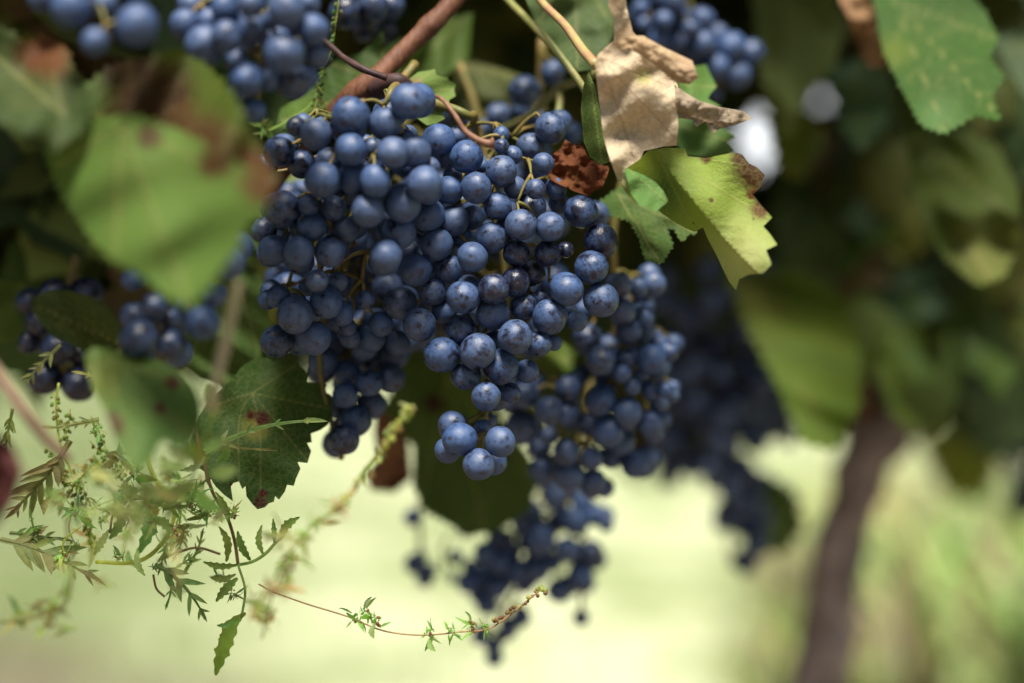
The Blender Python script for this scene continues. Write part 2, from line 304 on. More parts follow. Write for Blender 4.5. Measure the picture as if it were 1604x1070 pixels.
# ------------------------------------------------------------------ leaves
def seg_dist(px, py, segs):
    d = np.full(px.shape, 1e9)
    for (x0, y0, x1, y1) in segs:
        vx, vy = x1 - x0, y1 - y0; L2 = vx * vx + vy * vy + 1e-9
        t = np.clip(((px - x0) * vx + (py - y0) * vy) / L2, 0, 1)
        d = np.minimum(d, np.hypot(px - x0 - t * vx, py - y0 - t * vy))
    return d
def in_poly(px, py, poly):
    ins = np.zeros(px.shape, bool); n = len(poly)
    for i in range(n):
        x0, y0 = poly[i]; x1, y1 = poly[(i + 1) % n]
        c = ((y0 > py) != (y1 > py)) & (px < (x1 - x0) * (py - y0) / ((y1 - y0) + 1e-12) + x0); ins ^= c
    return ins
def Z(s, ox, oy, pts): return [(ox + p[0] / s, oy + p[1] / s) + tuple(p[2:]) for p in pts]
def leaf(label, poly, d0, g=(0, 0), tint=(0.10, 0.18, 0.03), base=None, tips=(), step=4.0, fold=None, wave=0.004, wl=60, mat=None, blots=(), tip_tint=None,
         name='vine_leaf', cat='leaf', group=None, bulge=None, seed=1, serr=0, petiole=None, smooth=0, crumple=0.0, part_of=None, pname='blade', extra=None, vw=1.6):
    """poly in photo pixels; every point goes to its own distance d0 + slope + fold + waves. Returns the thing."""
    r = random.Random(seed * 17 + 3); poly = [tuple(p) for p in poly]
    for _ in range(smooth):
        q = []
        for i in range(len(poly)):
            a, b = poly[i], poly[(i + 1) % len(poly)]
            q += [(a[0] * .75 + b[0] * .25, a[1] * .75 + b[1] * .25), (a[0] * .25 + b[0] * .75, a[1] * .25 + b[1] * .75)]
        poly = q
    q = []
    area = sum(poly[i][0] * poly[(i + 1) % len(poly)][1] - poly[(i + 1) % len(poly)][0] * poly[i][1] for i in range(len(poly)))
    sg = 1 if area > 0 else -1
    for i in range(len(poly)):
        a, b = poly[i], poly[(i + 1) % len(poly)]; L = math.hypot(b[0] - a[0], b[1] - a[1]); n = max(1, int(L / (step * 1.3)))
        if serr and L > serr * 0.8:
            m = max(1, round(L / serr)); ux, uy = (b[0] - a[0]) / L, (b[1] - a[1]) / L
            for k in range(m):
                q.append((a[0] + ux * L * k / m, a[1] + uy * L * k / m)); t = (k + r.uniform(.5, .75)) / m; h = serr * r.uniform(.25, .5)
                q.append((a[0] + ux * L * t + uy * h * sg, a[1] + uy * L * t - ux * h * sg))
        else:
            for k in range(n): q.append((a[0] + (b[0] - a[0]) * k / n, a[1] + (b[1] - a[1]) * k / n))
    poly = q; xs = [p[0] for p in poly]; ys = [p[1] for p in poly]
    gx, gy = np.meshgrid(np.arange(min(xs), max(xs), step), np.arange(min(ys), max(ys), step * .9))
    gx[1::2] += step / 2; gx, gy = gx.ravel(), gy.ravel()
    bs = [(*poly[i], *poly[(i + 1) % len(poly)]) for i in range(len(poly))]
    keep = in_poly(gx, gy, poly) & (seg_dist(gx, gy, bs) > step * .45)
    pts = poly + list(zip(gx[keep], gy[keep])); n = len(poly)
    out = delaunay_2d_cdt([Vector(p) for p in pts], [(i, (i + 1) % n) for i in range(n)], [], 1, 1e-5)
    co = np.array([tuple(v) for v in out[0]]); faces = [tuple(f) for f in out[2]]
    x, y = co[:, 0], co[:, 1]; cx, cy = (base if base else (np.mean(x), np.mean(y)))
    d = d0 + g[0] * (x - cx) / 100 + g[1] * (y - cy) / 100
    ph = [r.random() * 6.28 for _ in range(6)]; an = [r.random() * 6.28 for _ in range(3)]
    for k in range(3):
        d = d + wave / (k + 1) * np.sin((x * math.cos(an[k]) + y * math.sin(an[k])) / (wl / (1 + .7 * k)) * 3.14 + ph[k])
    if crumple:
        d = d + crumple * np.array([mnoise.fractal(Vector((a / 22, b / 22, seed)), 0.9, 2.0, 4) for a, b in zip(x, y)])
    if fold:                                                   # (polyline, depth per 100 px on its left, on its right)
        pl, kl, kr = fold; segs = [(*pl[i], *pl[i + 1]) for i in range(len(pl) - 1)]; fd = seg_dist(x, y, segs); sd2 = np.zeros_like(x); best = np.full(x.shape, 1e9)
        for (x0, y0, x1, y1) in segs:
            t = np.clip(((x - x0) * (x1 - x0) + (y - y0) * (y1 - y0)) / ((x1 - x0) ** 2 + (y1 - y0) ** 2), 0, 1); dd = np.hypot(x - x0 - t * (x1 - x0), y - y0 - t * (y1 - y0))
            cr = (x1 - x0) * (y - y0) - (y1 - y0) * (x - x0); sd2 = np.where(dd < best, cr, sd2); best = np.minimum(best, dd)
        d = d + np.where(sd2 > 0, kr, kl) * np.sqrt(fd * fd + 9) / 100
    if bulge:                                                  # rolled lobe: (polyline, radius px)
        pl, rr = bulge; fd = seg_dist(x, y, [(*pl[i], *pl[i + 1]) for i in range(len(pl) - 1)])
        d = d - rr * K * d0 * np.sqrt(np.clip(1 - (fd / rr) ** 2, 0, 1))
    vein = np.zeros_like(x)
    if base and tips:
        segs = []; lat = []
        for tip in tips:
            path = spline([base] + list(tip), 5) if isinstance(tip, list) else [np.array(base), np.array(tip)]
            for i in range(len(path) - 1): segs.append((*path[i], *path[i + 1]))
            A, B = np.array(path[0]), np.array(path[-1]); L = np.hypot(*(B - A)); u = (B - A) / L
            tt = 0.14
            for k in range(9):
                for s_ in (1, -1):
                    t = tt + (0.04 if s_ > 0 else 0); st = np.array(path[min(len(path) - 1, int(t * (len(path) - 1) + .5))]) if len(path) > 2 else A + u * L * t
                    an_ = 0.80 * s_; dr = np.array([u[0] * math.cos(an_) - u[1] * math.sin(an_), u[0] * math.sin(an_) + u[1] * math.cos(an_)])
                    e = st + dr * L * 0.36 * (1 - t) ** .7; lat.append((*st, *e))
                tt += 0.095
        w1 = vw; vein = np.clip(1.3 - seg_dist(x, y, segs) / w1, 0, 1)
        vein = np.maximum(vein, 0.30 * np.clip(1.3 - seg_dist(x, y, lat) / (w1 * .7), 0, 1))
        lat2 = seg_dist(x, y, lat + segs); d = d - 0.0003 * np.clip(lat2 / 10, 0, 1.5)
    blot = np.zeros_like(x); bc = np.zeros((len(x), 3))
    for (bx, by, br, c) in blots:
        f = np.clip(1.0 - np.hypot(x - bx, y - by) / br * 0.5, 0, 1); up = f > blot; bc[up] = c; blot = np.maximum(blot, np.where(f > .3, f, 0))
    T = np.tile(np.array(tint), (len(x), 1))
    if tip_tint:                                               # (px, py, reach, colour): the blade colour drifts towards this place
        for (tx, ty, tr_, tcx) in tip_tint:
            f = np.clip(1.2 - np.hypot(x - tx, y - ty) / tr_, 0, 1)[:, None]; T = T * (1 - f) + np.array(tcx) * f
    if part_of is None:
        b0 = P(cx, cy, d0); root = empty(name, b0, label, cat, group)
    else: root = part_of; b0 = Vector(root.location)
    me = bpy.data.meshes.new(pname)
    W = np.stack([(x - 802) * K * d - b0[0], d - b0[1], CAM_Z - (y - 535) * K * d - b0[2]], 1)
    me.from_pydata(W.tolist(), [], faces); me.polygons.foreach_set('use_smooth', [True] * len(me.polygons))
    for nm, arr in (('vein', vein), ('blot', blot)):
        a = me.attributes.new(nm, 'FLOAT', 'POINT'); a.data.foreach_set('value', arr.astype(np.float32))
    for nm, arr in (('tint', T), ('blotcol', bc)):
        a = me.color_attributes.new(nm, 'FLOAT_COLOR', 'POINT'); a.data.foreach_set('color', np.hstack([arr, np.ones((len(x), 1))]).astype(np.float32).ravel())
    link(pname, me, mat or M_LEAF, root)
    if petiole:
        mb = MB(); ptube(mb, petiole[0], 7); mb.build('petiole', petiole[1], root)
    return root

GREEN = (0.085, 0.165, 0.025); DKG = (0.045, 0.095, 0.018); YEL = (0.24, 0.33, 0.055); OLIVE = (0.11, 0.14, 0.025); TEAL = (0.06, 0.12, 0.05)
RUST = (0.15, 0.05, 0.015); BROWN = (0.10, 0.045, 0.018); TAN = (0.66, 0.53, 0.36)
z3 = lambda p: Z(2.816, 860, 90, p)
z7 = lambda p: Z(2.2292, 860, 0, p)
z4 = lambda p: Z(3.963, 320, 540, p)
def near_leaves():
    # the lit yellow-green leaf, folded along its midrib
    mid = z3([(470, 410), (560, 540), (650, 655), (760, 790), (900, 935)])
    leaf('yellow green vine leaf with scorched brown edge folded below the dried leaf',
         z3([(340, 490), (405, 440), (440, 410), (520, 398), (598, 402), (612, 436), (690, 444), (810, 420), (850, 428), (880, 470), (915, 485), (952, 522), (935, 570), (898, 605), (938, 655), (984, 706), (945, 745), (975, 780), (1006, 826), (957, 850), (982, 912), (945, 952), (880, 958), (838, 978), (825, 1028), (795, 990), (765, 930), (740, 875), (700, 800), (680, 750), (640, 770), (600, 752), (560, 730), (500, 690), (430, 620), (380, 560)]),
         0.560, (-0.006, -0.006), YEL, base=mid[0], tips=[list(mid[1:]), z3([(870, 480)])[0], z3([(980, 720)])[0], z3([(620, 720)])[0]], step=2.6, fold=(mid, 0.004, 0.05), wave=0.0022, wl=70, seed=2,
         blots=[(*p[:2], p[2] / 2.816, c) for p, c in zip(z3([(900, 500, 95), (950, 540, 60), (930, 670, 50), (850, 440, 50), (690, 438, 30), (900, 600, 34), (715, 630, 11), (902, 712, 9)]), [BROWN, BROWN, (.16, .08, .03), BROWN, BROWN, RUST, BROWN, BROWN])],
         tip_tint=[(*z3([(860, 900)])[0], 75, (0.42, 0.46, 0.17)), (*z3([(480, 600)])[0], 55, DKG)], vw=1.5)  # sunlit tip and shaded folded half are put into the tint
    t = leaf('pale tan dried vine leaf hanging curled beside the grapes',
         z7([(205, -60), (262, -60), (272, 30), (292, 110), (330, 150), (430, 250), (450, 300), (447, 380), (452, 440), (445, 508), (400, 512), (332, 527), (318, 556), (266, 590), (286, 640), (312, 716), (300, 704), (268, 672), (236, 620), (214, 560), (190, 480), (172, 330), (160, 230), (170, 190), (226, 140), (228, 70), (208, 20)]),
         0.545, (0.004, 0.004), TAN, base=z7([(180, 200)])[0], tips=[z7([(300, 560)])[0], z7([(440, 480)])[0], z7([(420, 300)])[0]], step=2.8, wave=0.0035, wl=55, mat=M_DRY, crumple=0.0010, seed=5,
         tip_tint=[(*z7([(290, 680)])[0], 42, (0.22, 0.30, 0.07)), (*z7([(330, 270)])[0], 16, (0.40, 0.38, 0.14))], name='dry_leaf',
         petiole=([(828, -30, .60, 6.5), (850, 5, .59, 6.5), (885, 40, .575, 7), (912, 78, .56, 8), (933, 102, .545, 8.5)], M_PINKSTEM))
    roll = z7([(262, 150), (330, 165), (420, 210), (500, 255)])
    leaf('', z7([(235, 145), (285, 125), (330, 125), (400, 165), (500, 212), (508, 235), (522, 272), (492, 294), (440, 288), (360, 220), (290, 175), (240, 172)]), 0.540, (0, 0), (0.46, 0.33, 0.20), step=2.8, wave=.001, bulge=(roll, 18), mat=M_DRY, crumple=.002, seed=8, part_of=t, pname='curled_lobe')
    wing = z7([(445, 345), (530, 375), (620, 405), (700, 412)])
    leaf('', z7([(438, 296), (480, 325), (525, 352), (600, 374), (680, 388), (708, 414), (650, 436), (618, 442), (596, 450), (570, 468), (545, 424), (515, 444), (500, 418), (448, 412)]), 0.560, (0.012, 0), (0.34, 0.27, 0.19), step=2.8, wave=.001, bulge=(wing, 18), mat=M_DRY, crumple=.003, seed=9, part_of=t, pname='curled_lobe')
    leaf('small glossy bright green leaf tip between dried leaf and yellow green leaf', z3([(330, 480), (370, 500), (410, 515), (470, 550), (505, 590), (525, 635), (500, 655), (470, 682), (430, 665), (400, 655), (360, 600)]), 0.552, (0.0, -0.02), (0.10, 0.22, 0.05), base=z3([(345, 490)])[0], tips=[z3([(520, 640)])[0]], step=3, wave=.002, wl=40, seed=4, vw=1.2)
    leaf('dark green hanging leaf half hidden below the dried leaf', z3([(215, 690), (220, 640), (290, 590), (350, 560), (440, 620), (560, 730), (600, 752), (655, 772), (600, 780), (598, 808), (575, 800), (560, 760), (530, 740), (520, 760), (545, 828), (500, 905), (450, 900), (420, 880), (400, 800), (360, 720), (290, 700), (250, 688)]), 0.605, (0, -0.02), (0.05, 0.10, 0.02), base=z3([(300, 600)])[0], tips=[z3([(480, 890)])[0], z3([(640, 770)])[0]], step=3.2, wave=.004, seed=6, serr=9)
    leaf('narrow dark green leaf edge hanging left of the dried leaf', z3([(175, 60), (205, 130), (225, 240), (245, 340), (275, 455), (230, 476), (180, 440), (152, 370), (140, 230), (150, 130)]), 0.565, (0.03, 0), (0.075, 0.13, 0.03), base=z3([(180, 80)])[0], tips=[z3([(235, 470)])[0]], step=3, wave=.002, seed=7, mat=M_LEAFMAT)
    leaf('crumpled rust brown dead leaf lodged beside the grapes', z3([(70, 360), (110, 385), (150, 390), (165, 425), (182, 452), (235, 472), (268, 482), (258, 520), (236, 572), (200, 588), (172, 612), (110, 590), (50, 562), (-5, 535), (12, 430), (45, 405)]), 0.578, (0, -0.01), (0.17, 0.055, 0.02), step=2.6, wave=.0012, wl=22, crumple=.0045, mat=M_DRY, seed=12, name='dead_leaf')
    leaf('green leaf peeping out behind the dried leaf roll', z3([(560, 110), (600, 60), (640, 40), (692, 30), (712, 75), (740, 130), (712, 160), (700, 182), (762, 218), (700, 212), (640, 190), (580, 150)]), 0.62, (0, -0.03), (0.09, 0.19, 0.04), base=z3([(570, 120)])[0], tips=[z3([(735, 130)])[0]], step=3, seed=13)
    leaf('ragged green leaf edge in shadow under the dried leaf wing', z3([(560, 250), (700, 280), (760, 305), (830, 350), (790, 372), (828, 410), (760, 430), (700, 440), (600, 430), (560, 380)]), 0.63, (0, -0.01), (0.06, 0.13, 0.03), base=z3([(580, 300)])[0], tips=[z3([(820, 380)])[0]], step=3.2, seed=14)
    leaf('large dull green leaf at the top edge behind the pink petiole', [(800, -60), (960, -70), (968, 40), (935, 108), (905, 112), (870, 70), (840, 40)], 0.64, (0.02, -0.02), (0.06, 0.10, 0.035), base=(900, -50), tips=[(905, 105), (840, 40), (960, 40)], step=4, wave=.005, seed=15, mat=M_LEAFMAT)
    # the dark leaf seen from below, left of the hanging tip of the bunch
    leaf('dark green serrated leaf with red spots hanging over the weeds',
         z4([(390, 78), (430, 100), (470, 92), (505, 105), (542, 92), (552, 118), (580, 122), (620, 150), (652, 188), (640, 232), (682, 238), (740, 225), (760, 255), (742, 292), (782, 310), (806, 342), (795, 385), (798, 430), (765, 500), (720, 530), (662, 552), (668, 606), (638, 610), (664, 660), (640, 735), (580, 728), (597, 770), (570, 830), (556, 876), (514, 870), (500, 912), (464, 962), (440, 940), (432, 975), (400, 985), (375, 1010), (330, 1022), (298, 990), (262, 942), (256, 878), (236, 896), (215, 850), (182, 858), (165, 880), (178, 972), (120, 930), (70, 880), (20, 800), (-60, 750), (-90, 600), (-40, 450), (40, 330), (100, 280), (180, 200), (240, 130), (300, 95)]),
         0.592, (0.006, -0.012), (0.036, 0.080, 0.014), base=z4([(300, 300)])[0], tips=[[z4([(345, 560)])[0], z4([(350, 1000)])[0]], [z4([(215, 470)])[0], z4([(215, 850)])[0]], z4([(790, 400)])[0], z4([(560, 130)])[0], z4([(40, 380)])[0], z4([(640, 720)])[0]],
         step=2.6, wave=.003, wl=90, seed=21, mat=M_LEAFMAT, vw=1.0,
         blots=[(*z4([(360, 460)])[0], 13, (.07, .008, .005)), (*z4([(290, 440)])[0], 9, (.07, .008, .005)), (*z4([(345, 980)])[0], 11, (.06, .008, .005)), (*z4([(365, 925)])[0], 7, (.10, .010, .008)), (*z4([(178, 880)])[0], 6, (.10, .010, .008))],
         tip_tint=[(*z4([(320, 510)])[0], 24, (0.20, 0.19, 0.03))])
    z = lambda p: Z(4.117, 150, 360, p)
    leaf('veined green leaf hanging left of the grapes behind the blurred bunch', z([(790, 30), (830, 48), (880, 76), (930, 60), (990, 48), (1050, 90), (1045, 150), (1000, 210), (1050, 270), (1100, 450), (1130, 600), (1070, 770), (1062, 830), (1010, 860), (960, 880), (930, 950), (870, 990), (820, 1032), (780, 990), (680, 960), (600, 900), (500, 850), (460, 700), (560, 400), (680, 200), (740, 80)]),
         0.605, (0.012, 0.006), (0.085, 0.155, 0.04), base=z([(860, 120)])[0], tips=[z([(820, 1020)])[0], z([(1050, 800)])[0], z([(600, 880)])[0]], step=3, fold=(z([(860, 120), (850, 500), (820, 1000)]), 0.01, -0.01), seed=22, mat=M_LEAFMAT)
    z = lambda p: Z(4.864, 560, 0, p)
    leaf('small pale green serrated leaf just behind the topmost grape', z([(370, 620), (460, 550), (590, 528), (600, 572), (640, 585), (685, 590), (700, 615), (748, 640), (735, 690), (748, 732), (700, 760), (692, 830), (650, 860), (664, 905), (600, 940), (530, 955), (480, 920), (400, 850), (330, 760)]), 0.592, (0.0, -0.02), (0.16, 0.25, 0.06), base=z([(360, 700)])[0], tips=[z([(740, 690)])[0], z([(590, 530)])[0], z([(640, 900)])[0]], step=2.8, seed=23, tip_tint=[(*z([(450, 640)])[0], 12, (.26, .16, .08))])
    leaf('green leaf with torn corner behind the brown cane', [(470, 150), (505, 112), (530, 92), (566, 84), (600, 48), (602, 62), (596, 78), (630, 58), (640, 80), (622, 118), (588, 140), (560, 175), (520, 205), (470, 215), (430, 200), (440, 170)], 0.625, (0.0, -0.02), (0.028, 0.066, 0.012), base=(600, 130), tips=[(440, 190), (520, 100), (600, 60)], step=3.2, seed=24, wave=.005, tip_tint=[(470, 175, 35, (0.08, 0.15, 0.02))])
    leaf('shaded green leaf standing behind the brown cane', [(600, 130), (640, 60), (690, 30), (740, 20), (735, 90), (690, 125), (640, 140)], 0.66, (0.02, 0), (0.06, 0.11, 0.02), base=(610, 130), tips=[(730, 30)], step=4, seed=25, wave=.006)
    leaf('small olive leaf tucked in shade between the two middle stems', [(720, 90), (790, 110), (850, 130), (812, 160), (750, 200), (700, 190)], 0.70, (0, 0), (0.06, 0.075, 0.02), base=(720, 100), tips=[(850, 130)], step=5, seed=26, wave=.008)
    # near, out of focus, left
    leaf('large soft green leaf close by with its tip pointing down', [(72, 232), (108, 200), (150, 190), (210, 185), (280, 205), (340, 240), (400, 275), (428, 296), (410, 325), (385, 350), (372, 385), (345, 420), (318, 455), (292, 478), (262, 462), (220, 425), (172, 402), (132, 355), (96, 300)],
         0.462, (-0.004, -0.010), (0.105, 0.19, 0.036), base=(190, 195), tips=[(292, 470), (420, 300), (90, 260), (180, 400)], step=5, wave=.004, wl=130, seed=31, serr=20, vw=3.5, fold=([(190, 195), (240, 330), (292, 470)], -.012, .016), blots=[(335, 255, 26, (.10, .045, .018)), (410, 292, 34, (.14, .06, .03)), (235, 215, 20, (.09, .05, .02))])
    leaf('mottled green and brown leaf close by above the soft green one', [(110, 200), (130, 140), (175, 105), (230, 92), (275, 78), (322, 102), (365, 150), (396, 215), (432, 286), (400, 300), (330, 275), (250, 250), (170, 225)],
         0.490, (-0.01, -0.010), (0.065, 0.10, 0.012), base=(150, 180), tips=[(290, 90), (420, 280), (390, 210)], step=5, wave=.007, wl=100, seed=32, serr=20, vw=3.5, blots=[(235, 150, 70, (.06, .025, .012)), (265, 200, 62, (.10, .045, .018)), (310, 240, 66, (.09, .035, .015)), (205, 105, 52, (.05, .025, .012)), (385, 275, 56, (.14, .06, .025))], tip_tint=[(140, 150, 70, (.07, .12, .025))])
    leaf('grey green leaf at the left edge with a rust orange lobe', [(-60, 20), (10, 48), (40, 70), (72, 58), (104, 78), (110, 110), (140, 150), (130, 200), (80, 235), (45, 228), (10, 195), (-60, 170)], 0.470, (0, -0.015), (0.045, 0.075, 0.022), base=(100, 180), tips=[(-40, 60), (70, 70)], step=5, wave=.007, wl=100, seed=33, serr=18, vw=3.5, blots=[(72, 82, 46, (.16, .05, .018))])
    leaf('blurred green leaf with brown blotches over the ragweed', [(130, 540), (200, 552), (262, 568), (300, 598), (318, 640), (308, 690), (280, 705), (252, 685), (238, 722), (212, 745), (186, 705), (168, 650), (140, 600)], 0.490, (0, -0.02), (0.07, 0.14, 0.035), base=(170, 560), tips=[(300, 680), (212, 735), (290, 600)], step=6, wave=.005, wl=90, seed=34, smooth=1, blots=[(175, 665, 20, (.09, .045, .025)), (270, 600, 12, (.08, .03, .02)), (250, 640, 10, (.08, .03, .02))], tip_tint=[(150, 590, 50, (0.11, 0.14, 0.03))])
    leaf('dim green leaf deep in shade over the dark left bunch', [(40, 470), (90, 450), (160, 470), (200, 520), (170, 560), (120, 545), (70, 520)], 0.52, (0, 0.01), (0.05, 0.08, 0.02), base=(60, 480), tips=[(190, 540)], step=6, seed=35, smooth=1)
    leaf('dark red withered leaf at the left edge near the lens', [(-40, 690), (0, 680), (22, 700), (38, 740), (20, 790), (-10, 830), (-40, 840)], 0.43, (0, 0), (0.07, 0.018, 0.018), step=6, crumple=.006, mat=M_DRY, seed=36, name='dead_leaf')
    leaf('small green leaf scrap at the left edge in a gap of the shade', [(-20, 435), (40, 445), (44, 460), (20, 470), (30, 500), (40, 530), (0, 540), (-20, 520)], 0.66, (0, 0), (0.09, 0.15, 0.03), step=5, seed=37)
    # under the bunch
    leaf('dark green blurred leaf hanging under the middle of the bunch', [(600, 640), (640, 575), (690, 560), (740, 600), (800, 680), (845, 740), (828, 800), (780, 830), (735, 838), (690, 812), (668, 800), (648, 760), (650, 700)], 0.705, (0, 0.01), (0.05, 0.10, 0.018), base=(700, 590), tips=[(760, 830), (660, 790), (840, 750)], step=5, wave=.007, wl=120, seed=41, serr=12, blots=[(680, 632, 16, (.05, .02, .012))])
    leaf('pinkish brown dried leaf dangling behind the dark hanging grapes', [(590, 625), (622, 640), (640, 690), (645, 750), (618, 772), (580, 768), (572, 742), (592, 715), (585, 680)], 0.745, (0, 0.02), (0.26, 0.13, 0.07), step=5, wave=.008, crumple=.008, mat=M_DRY, seed=42, name='dry_leaf', blots=[(625, 755, 18, BROWN)])
    leaf('small green leaf tip showing in the gap right of the bunch', [(840, 545), (880, 535), (915, 560), (905, 575), (880, 590), (860, 575)], 0.65, (0, 0), (0.12, 0.19, 0.03), step=4, seed=43, base=(845, 550), tips=[(905, 570)])
near_leaves()

def far_leaves():
    L = leaf
    kw = dict(step=7, wave=.012, wl=90, mat=M_LEAF)
    L('large saturated green leaf with toothed edge in the upper right corner', [(1365, -30), (1500, -30), (1545, 25), (1562, 62), (1548, 90), (1572, 122), (1552, 150), (1566, 188), (1528, 178), (1500, 196), (1478, 208), (1445, 195), (1420, 150), (1385, 80)], 0.70, (-.01, -.03), (0.035, 0.10, 0.014), base=(1400, 0), tips=[(1560, 180), (1480, 205), (1560, 60)], serr=14, seed=51, tip_tint=[(1470, 190, 45, (0.08, 0.17, 0.05)), (1400, 80, 30, (0.10, 0.15, 0.02))], **dict(kw, wave=.004, wl=160))
    L('long olive leaf with a yellowing tip hanging at the right side', [(1420, 210), (1490, 200), (1560, 228), (1594, 300), (1596, 370), (1572, 432), (1532, 446), (1480, 402), (1442, 330)], 0.80, (0, -.03), (0.06, 0.095, 0.018), base=(1430, 210), tips=[(1550, 440), (1590, 340)], seed=52, serr=14, tip_tint=[(1545, 400, 70, (0.15, 0.17, 0.045))], **kw)
    L('tan dried leaf hanging from the top edge among green leaves', [(1305, -40), (1412, -40), (1404, 12), (1386, 32), (1372, 40), (1386, 104), (1362, 106), (1352, 92), (1338, 50), (1318, 10)], 0.71, (0, 0), (0.36, 0.21, 0.11), step=6, wave=.006, crumple=.008, mat=M_DRY, seed=53, name='dry_leaf')
    L('pale olive blurred leaf at the top between bunch and dried leaf', [(1180, -40), (1290, -40), (1325, 40), (1300, 110), (1262, 140), (1235, 215), (1205, 160), (1190, 80)], 0.86, (0, -.03), (0.13, 0.175, 0.05), base=(1230, -20), tips=[(1235, 210), (1310, 90)], seed=54, serr=22, **kw)
    L('blue green shaded leaf below the tan dried leaf', [(1300, 110), (1350, 95), (1392, 120), (1386, 190), (1352, 235), (1322, 205)], 0.84, (0, -.02), (0.06, 0.12, 0.055), base=(1340, 100), tips=[(1352, 232)], seed=55, serr=22, **kw)
    L('grey green leaf cut off by the right edge near the top', [(1556, 60), (1660, 30), (1660, 180), (1606, 145), (1580, 105)], 0.83, (0, -.02), (0.10, 0.15, 0.08), base=(1650, 60), tips=[(1575, 80)], seed=56, serr=22, **kw)
    L('teal green leaf at the right edge below the grey green one', [(1575, 150), (1660, 170), (1660, 300), (1600, 270), (1572, 210)], 0.93, (0, -.02), (0.06, 0.12, 0.045), base=(1650, 170), tips=[(1585, 220)], seed=57, serr=22, **kw)
    L('big bright green leaf hanging beside the black hollow', [(1140, 430), (1250, 425), (1318, 470), (1342, 560), (1342, 640), (1305, 702), (1262, 694), (1228, 615), (1186, 535)], 0.90, (0, -.045), (0.13, 0.21, 0.03), base=(1170, 440), tips=[(1300, 695), (1335, 560)], seed=58, serr=24, tip_tint=[(1170, 470, 90, OLIVE)], **kw)
    L('slim green leaf hanging just right of the trunk fork', [(1365, 420), (1430, 470), (1448, 600), (1434, 676), (1402, 650), (1372, 560)], 0.98, (0, -.03), (0.12, 0.19, 0.03), base=(1385, 430), tips=[(1430, 670)], seed=59, serr=22, **kw)
    L('yellowish leaf in the middle of the right hand foliage', [(1370, 280), (1420, 300), (1455, 350), (1442, 395), (1402, 405), (1372, 345)], 0.95, (0, -.02), (0.19, 0.22, 0.05), base=(1380, 290), tips=[(1440, 395)], seed=60, serr=22, **kw)
    L('round dull green leaf hanging below the far dark grapes', [(1150, 765), (1195, 738), (1246, 775), (1258, 825), (1232, 862), (1185, 866), (1152, 822)], 1.02, (0, -.02), (0.075, 0.135, 0.035), base=(1190, 745), tips=[(1220, 855)], seed=61, serr=22, **kw)
    L('teal tinted leaf above the big bright green leaf', [(1210, 330), (1290, 320), (1335, 390), (1330, 460), (1280, 470), (1228, 420)], 1.02, (0, -.02), (0.14, 0.22, 0.09), base=(1220, 340), tips=[(1310, 460)], seed=62, serr=22, **kw)
    L('small olive leaf touching the pale sky gap', [(1200, 180), (1270, 175), (1290, 215), (1250, 280), (1218, 260)], 0.92, (0, -.03), (0.13, 0.18, 0.03), base=(1230, 180), tips=[(1240, 275)], seed=63, serr=22, **kw)
    L('brown edged leaf behind the trunk fork', [(1300, 480), (1330, 500), (1352, 600), (1375, 660), (1340, 650), (1318, 560)], 1.05, (0, 0), (0.24, 0.12, 0.06), step=7, wave=.008, crumple=.008, mat=M_DRY, seed=64, name='dry_leaf')
    L('broad dark green leaf low at the right edge', [(1470, 560), (1560, 540), (1640, 580), (1630, 680), (1560, 720), (1490, 670)], 1.15, (0, -.02), (0.07, 0.12, 0.05), base=(1500, 560), tips=[(1600, 700)], seed=66, serr=22, **kw)
    L('light green leaf low right of the trunk', [(1440, 690), (1500, 660), (1560, 720), (1540, 790), (1480, 770)], 1.5, (0, -.02), (0.20, 0.25, 0.05), base=(1450, 690), tips=[(1540, 780)], seed=67, serr=22, **kw)
    L('dark olive leaf filling the gap left of the slim hanging leaf', [(1280, 230), (1370, 240), (1380, 330), (1330, 380), (1280, 320)], 1.0, (0, -.02), (0.08, 0.11, 0.02), base=(1300, 240), tips=[(1340, 375)], seed=68, serr=22, **kw)
    L('faded green leaf below the long olive leaf', [(1450, 420), (1520, 450), (1560, 520), (1520, 570), (1460, 520)], 1.12, (0, -.02), (0.07, 0.12, 0.04), base=(1470, 430), tips=[(1530, 560)], seed=69, serr=22, **kw)
far_leaves()

def leaf_unit(r):
    """a lobed vine leaf about 1 across, slightly cupped: vertices (x, y, z) and faces"""
    n = 30; cup = r.uniform(-0.5, 0.8); vs = [(0, 0, 0)]; fs = []; w1 = r.uniform(0, 6.28)
    for ring in (0.5, 1.0):
        for k in range(n):
            a = 2 * math.pi * k / n
            lobe = 0.78 + 0.16 * math.cos(5 * a) + 0.12 * math.cos(a) + (0.06 * (-1) ** k if ring == 1 else 0)
            if abs(a - math.pi) < 0.35: lobe *= 0.45
            q = lobe * ring * 0.5
            vs.append((q * math.cos(a), q * math.sin(a) * 0.95, -cup * q * q * 2 + 0.05 * math.sin(3 * a + w1) * ring))
    for k in range(n):
        k2 = (k + 1) % n; fs.append((0, 1 + k, 1 + k2)); fs.append((1 + k, 1 + n + k, 1 + n + k2, 1 + k2))
    return vs, fs
HOLES = [(1182, 200, 15), (1190, 245, 10), (1292, 150, 6), (1303, 8, 4)]
def fringe(px):
    return float(np.interp(px, [-300, 250, 330, 420, 600, 650, 800, 860, 1050, 1240, 1380, 1500, 1700], [590, 590, 600, 610, 620, 640, 660, 740, 750, 670, 690, 700, 710]))
